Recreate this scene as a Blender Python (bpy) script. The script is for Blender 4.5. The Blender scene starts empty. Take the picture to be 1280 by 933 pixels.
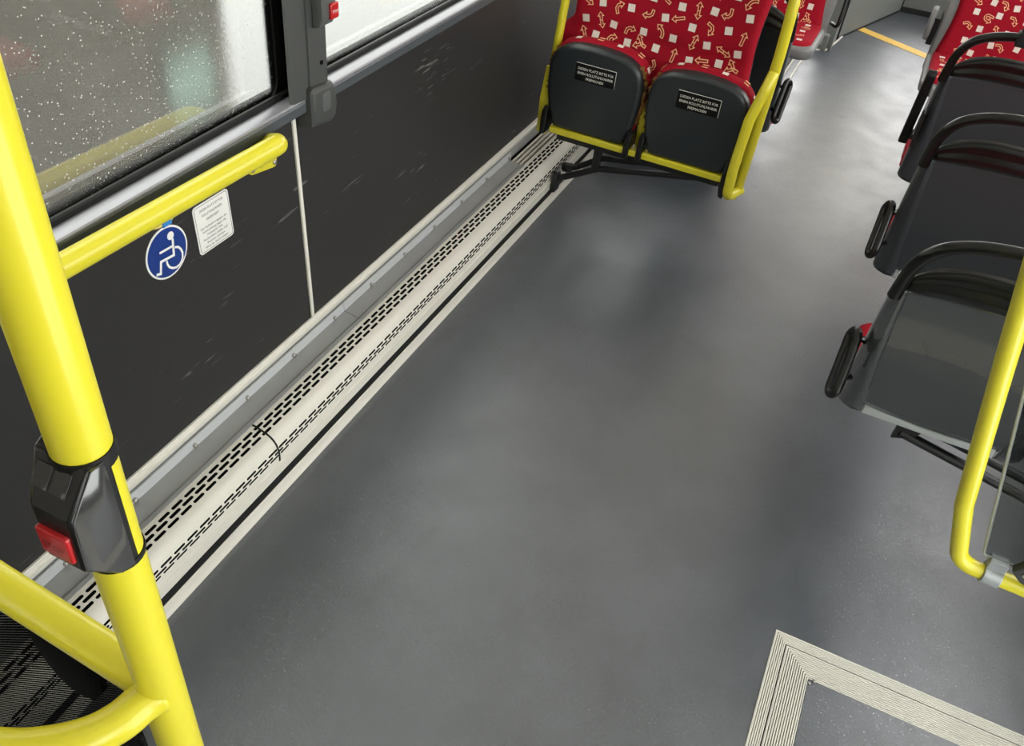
import bpy, math, random
from mathutils import Vector, Matrix
random.seed(7)
SC = bpy.context.scene
COL = SC.collection
PI = math.pi
V = Vector

# ------------------------------------------------------------------ camera
F_PX = 1084.17
CAM = V((0, 0, 1.85))
# rows: right, down, forward of the camera in world axes (X across the bus, Y along it, Z up)
RC = ((0.900857, 0.423698, 0.094534), (0.344232, -0.564512, -0.75022), (-0.264501, 0.708383, -0.654395))
cam = bpy.data.cameras.new('camera')
cam.sensor_width = 36.0
cam.lens = F_PX / 1280 * 36.0
cam.clip_start = 0.02
co = bpy.data.objects.new('camera', cam)
COL.objects.link(co)
m = Matrix.Identity(4)
for i in range(3):
    m[i][0] = RC[0][i]; m[i][1] = -RC[1][i]; m[i][2] = -RC[2][i]; m[i][3] = CAM[i]
co.matrix_world = m
SC.camera = co

def ray(x, y):
    d = ((x - 640) / F_PX, (y - 466.5) / F_PX, 1.0)
    return V([sum(RC[k][i] * d[k] for k in range(3)) for i in range(3)])
def atx(x, y, X): d = ray(x, y); return CAM + d * ((X - CAM.x) / d.x)
def aty(x, y, Y): d = ray(x, y); return CAM + d * ((Y - CAM.y) / d.y)
def atz(x, y, Z): d = ray(x, y); return CAM + d * ((Z - CAM.z) / d.z)

# ------------------------------------------------------------------ materials
def lin(c):
    return tuple((v / 12.92 if v <= 0.04045 else ((v + 0.055) / 1.055) ** 2.4) for v in (x / 255 for x in c)) + (1.0,)

class NT:
    def __init__(self, name):
        self.mat = bpy.data.materials.new(name); self.mat.use_nodes = True
        self.t = self.mat.node_tree; self.t.nodes.clear()
        self.out = self.n('ShaderNodeOutputMaterial')
    def n(self, kind): return self.t.nodes.new(kind)
    def l(self, a, b): self.t.links.new(a, b)
    def val(self, nd, **kw):
        for k, v in kw.items(): nd.inputs[k.replace('_', ' ')].default_value = v
        return nd
    def math(self, op, a, b=None, c=None, clamp=False):
        nd = self.n('ShaderNodeMath'); nd.operation = op; nd.use_clamp = clamp
        for i, s in enumerate((a, b, c)):
            if s is None: continue
            if isinstance(s, (int, float)): nd.inputs[i].default_value = s
            else: self.l(s, nd.inputs[i])
        return nd.outputs[0]
    def mix(self, fac, a, b):
        nd = self.n('ShaderNodeMix'); nd.data_type = 'RGBA'
        for k, s in ((0, fac), (6, a), (7, b)):
            if isinstance(s, (int, float)): nd.inputs[k].default_value = s
            elif isinstance(s, tuple): nd.inputs[k].default_value = s
            else: self.l(s, nd.inputs[k])
        return nd.outputs[2]
    def pos(self):
        return self.n('ShaderNodeNewGeometry').outputs['Position']
    def mapped(self, scale, rot=(0, 0, 0)):
        mp = self.n('ShaderNodeMapping'); self.l(self.pos(), mp.inputs['Vector'])
        mp.inputs['Scale'].default_value = scale; mp.inputs['Rotation'].default_value = rot
        return mp.outputs['Vector']
    def noise(self, scale, vec=None, detail=3, rough=.5):
        nd = self.n('ShaderNodeTexNoise'); nd.inputs['Scale'].default_value = scale
        nd.inputs['Detail'].default_value = detail; nd.inputs['Roughness'].default_value = rough
        self.l(vec if vec is not None else self.pos(), nd.inputs['Vector'])
        return nd.outputs['Fac']
    def ramp(self, fac, lo, hi, a=0.0, b=1.0):
        nd = self.n('ShaderNodeMapRange'); nd.clamp = True
        self.l(fac, nd.inputs[0])
        for i, v in zip((1, 2, 3, 4), (lo, hi, a, b)): nd.inputs[i].default_value = v
        return nd.outputs[0]
    def bsdf(self, base, rough=.5, metal=0.0, spec=.5, coat=0.0, coat_rough=.1, bump=None, bump_s=.2, bump_d=.002, ior=None):
        p = self.n('ShaderNodeBsdfPrincipled')
        for k, s in (('Base Color', base), ('Roughness', rough), ('Metallic', metal), ('Specular IOR Level', spec), ('Coat Weight', coat), ('Coat Roughness', coat_rough)):
            if isinstance(s, (int, float, tuple)): p.inputs[k].default_value = s
            else: self.l(s, p.inputs[k])
        if ior: p.inputs['IOR'].default_value = ior
        if bump is not None:
            b = self.n('ShaderNodeBump'); b.inputs['Strength'].default_value = bump_s; b.inputs['Distance'].default_value = bump_d
            self.l(bump, b.inputs['Height']); self.l(b.outputs[0], p.inputs['Normal'])
        return p.outputs[0]
    def end(self, sh):
        self.l(sh, self.out.inputs['Surface']); return self.mat

def scale_c(c, k): return (c[0] * k, c[1] * k, c[2] * k, 1.0)

def plain(name, rgb, rough=.5, metal=0.0, spec=.5, coat=0.0, var=.12, nscale=30, bump=0.0, bscale=300, coat_rough=.1):
    t = NT(name); c = lin(rgb)
    f = t.noise(nscale)
    base = t.mix(f, scale_c(c, 1 - var), scale_c(c, 1 + var))
    return t.end(t.bsdf(base, rough, metal, spec, coat, coat_rough, t.noise(bscale) if bump else None, bump, .001))

def mat_floor():
    t = NT('grey_vinyl_floor')
    a = t.noise(2.6, detail=8, rough=.68)
    base = t.mix(t.ramp(a, .32, .68), lin((52, 57, 64)), lin((74, 79, 86)))
    # scuffs: small darker and lighter rubbed marks
    sc = t.ramp(t.noise(9, t.mapped((1, .35, 1), (0, 0, .3)), 6, .65), .60, .72)
    base = t.mix(t.math('MULTIPLY', sc, .55), base, lin((50, 52, 53)))
    # worn walkway further along the aisle, with the glare on it painted pale
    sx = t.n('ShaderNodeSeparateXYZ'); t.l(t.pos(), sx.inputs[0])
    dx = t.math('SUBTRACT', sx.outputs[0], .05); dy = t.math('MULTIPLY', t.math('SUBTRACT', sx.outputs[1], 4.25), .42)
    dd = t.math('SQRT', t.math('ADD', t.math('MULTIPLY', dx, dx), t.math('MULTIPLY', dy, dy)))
    wear_glare = t.math('MULTIPLY', t.ramp(dd, .15, .62, 1, 0), t.ramp(t.noise(6, None, 7, .75), .25, .7, .45, 1))
    base = t.mix(t.math('MULTIPLY', wear_glare, .72), base, lin((142, 138, 127)))
    # quartz chips pressed into the vinyl
    vo = t.n('ShaderNodeTexVoronoi'); vo.inputs['Scale'].default_value = 150; t.l(t.pos(), vo.inputs['Vector'])
    sp = t.math('LESS_THAN', vo.outputs['Distance'], .21)
    cs = t.n('ShaderNodeSeparateColor'); t.l(vo.outputs['Color'], cs.inputs[0])
    sp = t.math('MULTIPLY', sp, t.math('GREATER_THAN', cs.outputs[0], .45))
    base = t.mix(t.math('MULTIPLY', sp, .26), base, lin((186, 188, 186)))
    # stuck bits and stains
    st = t.ramp(t.noise(6.5, None, 4), .69, .76)
    base = t.mix(t.math('MULTIPLY', st, .6), base, lin((38, 40, 41)))
    r = t.math('SUBTRACT', t.ramp(t.noise(5, None, 7, .65), .3, .7, .33, .47), t.math('MULTIPLY', sp, .29))
    p = t.n('ShaderNodeBsdfPrincipled')
    t.l(base, p.inputs['Base Color']); t.l(r, p.inputs['Roughness']); p.inputs['Specular IOR Level'].default_value = .5; p.inputs['IOR'].default_value = 2.25
    b = t.n('ShaderNodeBump'); b.inputs['Strength'].default_value = .3; b.inputs['Distance'].default_value = .0012
    t.l(t.noise(420, None, 2), b.inputs['Height'])
    # every chip lies at its own slight tilt
    sub = t.n('ShaderNodeVectorMath'); sub.operation = 'SUBTRACT'; t.l(vo.outputs['Color'], sub.inputs[0]); sub.inputs[1].default_value = (.5, .5, .5)
    sc_ = t.n('ShaderNodeVectorMath'); sc_.operation = 'SCALE'; t.l(sub.outputs[0], sc_.inputs[0]); t.l(t.math('MULTIPLY', sp, .20), sc_.inputs['Scale'])
    ad = t.n('ShaderNodeVectorMath'); ad.operation = 'ADD'; t.l(b.outputs[0], ad.inputs[0]); t.l(sc_.outputs[0], ad.inputs[1])
    no = t.n('ShaderNodeVectorMath'); no.operation = 'NORMALIZE'; t.l(ad.outputs[0], no.inputs[0]); t.l(no.outputs[0], p.inputs['Normal'])
    return t.end(p.outputs[0])

def mat_wall():
    t = NT('charcoal_wall_laminate')
    base = t.mix(t.noise(40), lin((39, 38, 38)), lin((44, 43, 43)))
    def scratches(rot, sc, th, seed):
        mp = t.mapped((1, 2.5, 30), (rot, 0, 0))
        f = t.noise(sc, mp, 2, .4)
        g = t.noise(3.0 + seed, None, 3)
        return t.math('MULTIPLY', t.ramp(f, th, th + .03), t.ramp(g, .56, .68))
    s = t.math('MAXIMUM', scratches(.9, 3.0, .66, 0), scratches(.35, 3.7, .67, 1.3))
    base = t.mix(t.math('MULTIPLY', s, .6), base, lin((128, 126, 122)))
    return t.end(t.bsdf(base, .42, 0, .35, bump=t.noise(500), bump_s=.08, bump_d=.001))

def mat_glass_window(name, zb, yl, yr):
    # dirty bus window: clear, mirror like at the surface, dusty, with a dotted black print along the rim
    t = NT(name)
    tr = t.n('ShaderNodeBsdfTransparent'); tr.inputs[0].default_value = (.86, .88, .86, 1)
    gl = t.n('ShaderNodeBsdfGlossy'); gl.inputs['Roughness'].default_value = .03; gl.inputs['Color'].default_value = (.95, .95, .93, 1)
    bm_ = t.n('ShaderNodeBump'); bm_.inputs['Strength'].default_value = .06; bm_.inputs['Distance'].default_value = .001
    t.l(t.noise(160), bm_.inputs['Height']); t.l(bm_.outputs[0], gl.inputs['Normal'])
    fr = t.n('ShaderNodeFresnel'); fr.inputs[0].default_value = 2.7
    ge = t.n('ShaderNodeNewGeometry')
    ff = t.math('MULTIPLY', fr.outputs[0], t.math('SUBTRACT', 1, ge.outputs['Backfacing']))
    m1 = t.n('ShaderNodeMixShader'); t.l(ff, m1.inputs[0]); t.l(tr.outputs[0], m1.inputs[1]); t.l(gl.outputs[0], m1.inputs[2])
    df = t.n('ShaderNodeBsdfTranslucent'); df.inputs[0].default_value = (.62, .61, .57, 1)
    vo = t.n('ShaderNodeTexVoronoi'); vo.inputs['Scale'].default_value = 120; t.l(t.pos(), vo.inputs['Vector'])
    cs = t.n('ShaderNodeSeparateColor'); t.l(vo.outputs['Color'], cs.inputs[0])
    sp = t.math('MULTIPLY', t.math('LESS_THAN', vo.outputs['Distance'], .17), t.math('GREATER_THAN', cs.outputs[0], .7))
    haze = t.ramp(t.noise(6, None, 6, .65), .3, .75, .015, .05)
    fac = t.math('MAXIMUM', haze, t.math('MULTIPLY', sp, .75))
    m2 = t.n('ShaderNodeMixShader'); t.l(fac, m2.inputs[0]); t.l(m1.outputs[0], m2.inputs[1]); t.l(df.outputs[0], m2.inputs[2])
    # dotted rim
    sx = t.n('ShaderNodeSeparateXYZ'); t.l(t.pos(), sx.inputs[0])
    d = t.math('SUBTRACT', sx.outputs[2], zb)
    if yr is not None: d = t.math('MINIMUM', d, t.math('SUBTRACT', yr, sx.outputs[1]))
    if yl is not None: d = t.math('MINIMUM', d, t.math('SUBTRACT', sx.outputs[1], yl))
    k = 2 * PI / .0050
    pat = t.math('MULTIPLY', t.math('SINE', t.math('MULTIPLY', sx.outputs[1], k)), t.math('SINE', t.math('MULTIPLY', sx.outputs[2], k)))
    th = t.ramp(d, .006, .034, -1.0, 1.0)
    dot = t.math('GREATER_THAN', pat, th)
    bk = t.n('ShaderNodeBsdfDiffuse'); bk.inputs[0].default_value = (.008, .008, .008, 1)
    m3 = t.n('ShaderNodeMixShader'); t.l(dot, m3.inputs[0]); t.l(m2.outputs[0], m3.inputs[1]); t.l(bk.outputs[0], m3.inputs[2])
    return t.end(m3.outputs[0])

def mat_clear(name, tint=(.82, .84, .83, 1), ior=1.6, stripes=False):
    t = NT(name)
    tr = t.n('ShaderNodeBsdfTransparent'); tr.inputs[0].default_value = tint
    gl = t.n('ShaderNodeBsdfGlossy'); gl.inputs['Roughness'].default_value = .02
    fr = t.n('ShaderNodeFresnel'); fr.inputs[0].default_value = ior
    ge = t.n('ShaderNodeNewGeometry')
    ff = t.math('MULTIPLY', fr.outputs[0], t.math('SUBTRACT', 1, ge.outputs['Backfacing']))
    m1 = t.n('ShaderNodeMixShader'); t.l(ff, m1.inputs[0]); t.l(tr.outputs[0], m1.inputs[1]); t.l(gl.outputs[0], m1.inputs[2])
    sh = m1.outputs[0]
    if stripes:
        sx = t.n('ShaderNodeSeparateXYZ'); t.l(t.pos(), sx.inputs[0])
        u = t.math('ADD', t.math('MULTIPLY', sx.outputs[0], -.60), t.math('MULTIPLY', sx.outputs[2], .80))
        w = t.math('SINE', t.math('MULTIPLY', u, 2 * PI / .0042))
        f = t.math('GREATER_THAN', w, -.50)
        bk = t.n('ShaderNodeBsdfDiffuse'); bk.inputs[0].default_value = (.006, .006, .006, 1)
        m2 = t.n('ShaderNodeMixShader'); t.l(f, m2.inputs[0]); t.l(sh, m2.inputs[1]); t.l(bk.outputs[0], m2.inputs[2]); sh = m2.outputs[0]
    return t.end(sh)

def mat_asphalt():
    t = NT('wet_asphalt')
    a = t.noise(14, None, 8, .75)
    base = t.mix(t.ramp(a, .35, .65), lin((44, 43, 40)), lin((70, 68, 63)))
    r = t.ramp(t.noise(3.0, None, 6, .7), .35, .65, .015, .07)
    return t.end(t.bsdf(base, r, 0, .5, bump=t.noise(26, None, 5, .7), bump_s=.10, bump_d=.006, ior=2.15))

def emit(name, rgb, s):
    t = NT(name); e = t.n('ShaderNodeEmission'); e.inputs[0].default_value = lin(rgb); e.inputs[1].default_value = s
    return t.end(e.outputs[0])

def mat_fabric(name, rgb):
    t = NT(name); c = lin(rgb)
    f = t.noise(500, None, 2); g = t.noise(12, None, 3)
    base = t.mix(t.math('MULTIPLY', t.math('ADD', f, g), .5), scale_c(c, .75), scale_c(c, 1.25))
    return t.end(t.bsdf(base, .85, 0, .2, bump=f, bump_s=.4, bump_d=.001))

M = {}
M['floor'] = mat_floor()
M['wall'] = mat_wall()
M['yellow'] = plain('yellow_gloss_paint', (210, 199, 45), .30, 0, .5, .12, .04, 8, 0, 400, .10)
M['yellow_light'] = plain('yellow_plastic', (222, 200, 120), .45, var=.05)
M['line_yellow'] = plain('yellow_floor_tape', (236, 192, 88), .55, var=.06, nscale=60)
M['cream'] = plain('cream_painted_aluminium', (219, 215, 204), .40, 0, .5, 0, .06, 6, .03, 200)
M['sheet'] = plain('grey_zinc_sheet', (152, 153, 151), .36, .15, .5, 0, .12, 7, .04, 150)
M['plate'] = plain('light_grey_plate', (188, 191, 192), .4, .1, .5, 0, .05, 9)
M['anod'] = plain('anodised_aluminium', (158, 158, 163), .40, .6, .5, 0, .05, 4)
M['alu'] = plain('ribbed_aluminium', (212, 208, 197), .42, .0, .5, 0, .10, 12, .05, 250)
M['rail_grey'] = plain('dark_grey_rail', (70, 75, 78), .4, 0, .4)
M['post'] = plain('grey_abs_plastic', (62, 64, 62), .55, 0, .4, 0, .06, 20, .06, 500)
M['post_light'] = plain('pale_grey_abs_plastic', (80, 83, 81), .5, 0, .4)
M['seal'] = plain('black_rubber', (12, 12, 12), .55, 0, .35)
M['black'] = plain('black_gloss_plastic', (12, 12, 11), .30, 0, .45, .0)
M['black_metal'] = plain('black_powder_coat', (26, 27, 27), .42, 0, .45)
M['dark'] = plain('dark_void_black', (6, 6, 6), .8, 0, .1)
M['slate'] = plain('slate_grey_seat_plastic', (60, 64, 68), .42, 0, .45, 0, .05, 15, .06, 500)
M['slate_gloss'] = plain('slate_grey_polished_plastic', (58, 61, 63), .20, 0, .6, 1.0, .05, 15, 0, 500, .035)
M['shell'] = plain('anthracite_shell_plastic', (34, 39, 41), .34, 0, .5, 0, .06, 15, .05, 500)
M['grey_shell'] = plain('mid_grey_seat_shell', (122, 123, 122), .45, 0, .4)
M['panel_grey'] = plain('grey_panel_vinyl', (122, 124, 120), .5, 0, .4, 0, .06, 5)
M['groove'] = plain('dark_groove', (26, 27, 26), .6)
M['red'] = mat_fabric('red_moquette', (150, 9, 32))
M['white_fab'] = mat_fabric('white_moquette', (226, 214, 204))
M['line_fab'] = mat_fabric('apricot_moquette', (244, 186, 142))
M['foam'] = mat_fabric('torn_foam', (120, 84, 40))
M['frayed'] = mat_fabric('frayed_fabric', (78, 60, 48))
M['red_plastic'] = plain('red_button_plastic', (178, 24, 28), .3, 0, .5, .2)
M['red_mark'] = plain('dark_red_print', (112, 14, 18), .5)
M['mirror'] = plain('smoked_polished_cheek', (46, 46, 46), .10, .0, .9, .6, .03, 9, 0, 300, .04)
M['lens'] = plain('black_lens', (16, 16, 15), .08, 0, .6)
M['blue'] = plain('blue_sign_film', (22, 52, 122), .4, 0, .4, 0, .06, 25)
M['white_film'] = plain('white_sign_film', (226, 225, 220), .45, 0, .4, 0, .04, 25)
M['ink'] = plain('black_print', (24, 24, 24), .6)
M['plaque'] = plain('black_engraved_plate', (7, 7, 7), .7, 0, .2)
M['engrave'] = plain('cream_engraving', (240, 238, 226), .6)
M['tag_blue'] = plain('blue_tape', (44, 120, 186), .4)
M['groove_shade'] = plain('painted_groove_shade', (92, 87, 76), .8)  # shade between the hatch frame ribs, put into the colour
M['steel'] = plain('zinc_screw', (170, 168, 160), .3, .8)
M['clamp'] = plain('grey_clamp_metal', (158, 162, 163), .38, .3)
M['asphalt'] = mat_asphalt()
M['building'] = plain('rendered_facade', (118, 112, 104), .8, var=.1, nscale=2)
M['greenish'] = emit('lit_green_window', (206, 236, 220), 3.2)
M['lamp'] = emit('lamp_diffuser', (255, 246, 226), 2.1)
M['ceiling'] = plain('off_white_ceiling', (205, 203, 196), .55)
M['glass1'] = mat_glass_window('dusty_window_glass', .925, None, 1.622)
M['glass2'] = mat_glass_window('dusty_window_glass_front', .925, 1.70, None)
M['clear'] = mat_clear('clear_screen', (.62, .64, .63, 1), 1.6)
M['door_glass'] = mat_clear('door_glass', (.93, .95, .94, 1), 1.45)
M['clear_edge'] = plain('screen_cut_edge', (150, 152, 146), .35)
M['striped'] = mat_clear('striped_screen', (.50, .50, .50, 1), 1.45, True)
M['back_lower'] = plain('shadow_grey_plastic', (34, 36, 37), .45)

# ------------------------------------------------------------------ mesh helpers
class MB:
    def __init__(s): s.v = []; s.f = []; s.m = []
    def add(s, vs, fs, m=0):
        o = len(s.v); s.v += [tuple(v) for v in vs]
        for f in fs: s.f.append(tuple(i + o for i in f)); s.m.append(m)
        return s
    def box(s, a, b, m=0):
        x0, y0, z0 = a; x1, y1, z1 = b
        return s.add([(x0, y0, z0), (x1, y0, z0), (x1, y1, z0), (x0, y1, z0), (x0, y0, z1), (x1, y0, z1), (x1, y1, z1), (x0, y1, z1)],
                     [(0, 3, 2, 1), (4, 5, 6, 7), (0, 1, 5, 4), (1, 2, 6, 5), (2, 3, 7, 6), (3, 0, 4, 7)], m)
    def obox(s, c, ux, uy, uz, h, m=0):
        c = V(c); P = []
        for k in (-1, 1):
            for (i, j) in ((-1, -1), (1, -1), (1, 1), (-1, 1)):
                P.append(c + V(ux) * (i * h[0]) + V(uy) * (j * h[1]) + V(uz) * (k * h[2]))
        return s.add(P, [(0, 3, 2, 1), (4, 5, 6, 7), (0, 1, 5, 4), (1, 2, 6, 5), (2, 3, 7, 6), (3, 0, 4, 7)], m)
    def tube(s, pts, r, n=16, m=0, closed=False, flat=1.0, up=None, dome=True):
        pts = [V(p) for p in pts]; N = len(pts)
        tang = []
        for i in range(N):
            if closed: t = pts[(i + 1) % N] - pts[i - 1]
            else: t = pts[min(i + 1, N - 1)] - pts[max(i - 1, 0)]
            tang.append(t.normalized())
        ref = V(up) if up else (V((0, 0, 1)) if abs(tang[0].z) < .9 else V((0, 1, 0)))
        nv = (ref - tang[0] * ref.dot(tang[0])).normalized()
        rings = []
        rad = r if callable(r) else (lambda t: r)
        prof = [(pts[i], tang[i], rad(i / max(N - 1, 1))) for i in range(N)]
        if dome and not closed:
            a, t, q = prof[0]; pre = [(a - t * q * .28, t, q * .55), (a - t * q * .18, t, q * .85)]
            b, t2, q2 = prof[-1]; post = [(b + t2 * q2 * .18, t2, q2 * .85), (b + t2 * q2 * .28, t2, q2 * .55)]
            prof = pre + prof + post
        for (p, t, q) in prof:
            nv = (nv - t * nv.dot(t)).normalized(); bv = t.cross(nv)
            rings.append([p + nv * (math.cos(2 * PI * k / n) * q * flat) + bv * (math.sin(2 * PI * k / n) * q) for k in range(n)])
        vs = [p for rg in rings for p in rg]; fs = []
        L = len(rings)
        for i in range(L if closed else L - 1):
            for k in range(n):
                a = i * n + k; b = i * n + (k + 1) % n; c = ((i + 1) % L) * n + (k + 1) % n; d = ((i + 1) % L) * n + k
                fs.append((a, b, c, d))
        if not closed:
            fs.append(tuple(range(n - 1, -1, -1))); fs.append(tuple((L - 1) * n + k for k in range(n)))
        return s.add(vs, fs, m)
    def cyl(s, a, b, r, n=16, m=0): return s.tube([a, b], r, n, m, dome=False)
    def prism(s, poly, fn, w0, w1, m=0):
        n = len(poly)
        vs = [fn(u, v, w0) for u, v in poly] + [fn(u, v, w1) for u, v in poly]
        fs = [tuple(range(n - 1, -1, -1)), tuple(range(n, 2 * n))] + [(i, (i + 1) % n, n + (i + 1) % n, n + i) for i in range(n)]
        return s.add(vs, fs, m)
    def slab(s, poly, fn, h0, h1, bev, m=0, both=False, steps=3):
        # outline extruded h0 -> h1 with a rounded edge on the h1 side
        n = len(poly)
        def inset(d):
            out = []
            for i in range(n):
                p0 = V(poly[i - 1]); p = V(poly[i]); p1 = V(poly[(i + 1) % n])
                e0 = (p - p0).normalized(); e1 = (p1 - p).normalized()
                nn = V((-e0.y, e0.x)) + V((-e1.y, e1.x)); nn.normalize()
                k = max(.5, nn.dot(V((-e0.y, e0.x))))
                out.append(p + nn * (d / k))
            return out
        area = sum(poly[i - 1][0] * poly[i][1] - poly[i][0] * poly[i - 1][1] for i in range(n))
        sg = 1 if area > 0 else -1
        sd = 1 if h1 > h0 else -1
        loops = []
        if both:
            for k in range(steps + 1):
                a = k / steps * PI / 2; loops.append((inset(sg * bev * (1 - math.sin(a))), h0 + sd * bev * (1 - math.cos(a))))
        else: loops.append((inset(0), h0))
        for k in range(steps + 1):
            a = k / steps * PI / 2; loops.append((inset(sg * bev * (1 - math.cos(a))), h1 - sd * bev * (1 - math.sin(a))))
        vs = [fn(p[0], p[1], h) for lp, h in loops for p in lp]; fs = []
        L = len(loops)
        for i in range(L - 1):
            for k in range(n): fs.append((i * n + k, i * n + (k + 1) % n, (i + 1) * n + (k + 1) % n, (i + 1) * n + k))
        fs.append(tuple(range(n - 1, -1, -1))); fs.append(tuple((L - 1) * n + k for k in range(n)))
        return s.add(vs, fs, m)
    def patch(s, S, nu, nv, m=0, flip=False):
        vs = [S(i / nu, j / nv) for j in range(nv + 1) for i in range(nu + 1)]; fs = []
        for j in range(nv):
            for i in range(nu):
                a = j * (nu + 1) + i; q = (a, a + 1, a + nu + 2, a + nu + 1)
                fs.append(q[::-1] if flip else q)
        return s.add(vs, fs, m)
    def stroke(s, T, pts, w, m=0, closed=False, step=.012):
        # a flat ribbon of width w along a 2-D polyline, laid on the surface T(a, b)
        P = [V(p) for p in pts]
        if closed: P = P + [P[0]]
        Q = [P[0]]
        for a, b in zip(P, P[1:]):
            k = max(1, int((b - a).length / step))
            for i in range(1, k + 1): Q.append(a.lerp(b, i / k))
        L = []; R = []; n = len(Q)
        for i in range(n):
            if closed and i in (0, n - 1): t0 = Q[-1] - Q[-2]; t1 = Q[1] - Q[0]
            else: t0 = Q[i] - Q[max(i - 1, 0)]; t1 = Q[min(i + 1, n - 1)] - Q[i]
            if t0.length < 1e-9: t0 = t1
            if t1.length < 1e-9: t1 = t0
            t0 = t0.normalized(); t1 = t1.normalized()
            n0 = V((-t0.y, t0.x)); nn = n0 + V((-t1.y, t1.x))
            if nn.length < 1e-6: nn = n0
            nn.normalize(); k = max(.45, nn.dot(n0))
            L.append(Q[i] + nn * (w / 2 / k)); R.append(Q[i] - nn * (w / 2 / k))
        vs = [T(p.x, p.y) for p in L] + [T(p.x, p.y) for p in R]
        return s.add(vs, [(n + i, n + i + 1, i + 1, i) for i in range(n - 1)], m)

ORI = {}
def build(name, mb, mats, parent=None, origin=None, angle=38, bevel=0.0, solid=0.0, bseg=2, sub=0):
    if parent is not None: origin = ORI[parent.name]
    if origin is None:
        xs = [v[0] for v in mb.v]; ys = [v[1] for v in mb.v]; zs = [v[2] for v in mb.v]
        origin = V(((min(xs) + max(xs)) / 2, (min(ys) + max(ys)) / 2, min(zs)))
    origin = V(origin)
    me = bpy.data.meshes.new(name)
    me.from_pydata([(V(v) - origin) for v in mb.v], [], mb.f)
    if not isinstance(mats, (list, tuple)): mats = [mats]
    for q in mats: me.materials.append(q)
    me.polygons.foreach_set('material_index', mb.m)
    me.validate(); me.update()
    me.polygons.foreach_set('use_smooth', [True] * len(me.polygons))
    me.set_sharp_from_angle(angle=math.radians(angle))
    o = bpy.data.objects.new(name, me); COL.objects.link(o)
    if solid:
        md = o.modifiers.new('solidify', 'SOLIDIFY'); md.thickness = abs(solid); md.offset = -1 if solid > 0 else 1
    if bevel:
        md = o.modifiers.new('bevel', 'BEVEL'); md.width = bevel; md.segments = bseg; md.limit_method = 'ANGLE'; md.angle_limit = math.radians(40)
        md.harden_normals = False
    if parent is not None: o.parent = parent
    else: o.location = origin
    ORI[o.name] = origin
    return o

def thing(name, label, cat, loc, group=None):
    o = bpy.data.objects.new(name, None); COL.objects.link(o); o.location = loc; o.empty_display_size = .1
    o['label'] = label; o['category'] = cat
    if group: o['group'] = group
    ORI[o.name] = V(loc)
    return o
def tag(o, label, cat, group=None):
    o['label'] = label; o['category'] = cat
    if group: o['group'] = group
    return o
def struct(o, label=None, cat=None):
    o['kind'] = 'structure'
    if label: o['label'] = label
    if cat: o['category'] = cat
    return o

def fillet(pts, r, n=8):
    pts = [V(p) for p in pts]; out = [pts[0]]
    for i in range(1, len(pts) - 1):
        p = pts[i]; a = (pts[i - 1] - p); b = (pts[i + 1] - p)
        rr = r[i - 1] if isinstance(r, (list, tuple)) else r
        la, lb = a.length, b.length; a.normalize(); b.normalize()
        ang = a.angle(b); d = min(rr / math.tan(ang / 2), la * .49, lb * .49)
        p0 = p + a * d; p1 = p + b * d
        for k in range(n + 1):
            t = k / n; out.append((p0 * (1 - t) + p * t) * (1 - t) + (p * (1 - t) + p1 * t) * t)
    out.append(pts[-1]); return out

def catmull(P, n=8):
    out = []
    for i in range(len(P) - 1):
        a, b, c, d = P[max(i - 1, 0)], P[i], P[i + 1], P[min(i + 2, len(P) - 1)]
        for k in range(n):
            q = k / n; out.append(.5 * ((2 * b) + (c - a) * q + (2 * a - 5 * b + 4 * c - d) * q * q + (3 * b - a - 3 * c + d) * q ** 3))
    out.append(P[-1]); return out

def text_mb(mb, body, fn, w, h, cx, cy, m=0, depth=.0006, space=1.0, bold=0.0):
    # lettering as mesh: the line is centred on (cx, cy), scaled to width w and cap height h
    cu = bpy.data.curves.new('lettering', 'FONT'); cu.body = body; cu.size = 1; cu.resolution_u = 2; cu.offset = bold; cu.space_character = space
    ob = bpy.data.objects.new('lettering', cu); COL.objects.link(ob)
    dg = bpy.context.evaluated_depsgraph_get()
    me = bpy.data.meshes.new_from_object(ob.evaluated_get(dg))
    vs = [v.co.copy() for v in me.vertices]; fs = [tuple(p.vertices) for p in me.polygons]
    bpy.data.objects.remove(ob); bpy.data.curves.remove(cu); bpy.data.meshes.remove(me)
    if not vs: return
    x0 = min(v.x for v in vs); x1 = max(v.x for v in vs)
    kx = w / (x1 - x0); ky = h / .7
    mb.add([fn(cx + (v.x - (x0 + x1) / 2) * kx, cy + (v.y - .35) * ky, depth) for v in vs], fs, m)

def rrect(x0, x1, y0, y1, r, n=6):
    out = []
    for cx, cy, a0 in ((x1 - r, y0 + r, -90), (x1 - r, y1 - r, 0), (x0 + r, y1 - r, 90), (x0 + r, y0 + r, 180)):
        for k in range(n + 1):
            a = math.radians(a0 + 90 * k / n); out.append((cx + r * math.cos(a), cy + r * math.sin(a)))
    return out

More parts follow.
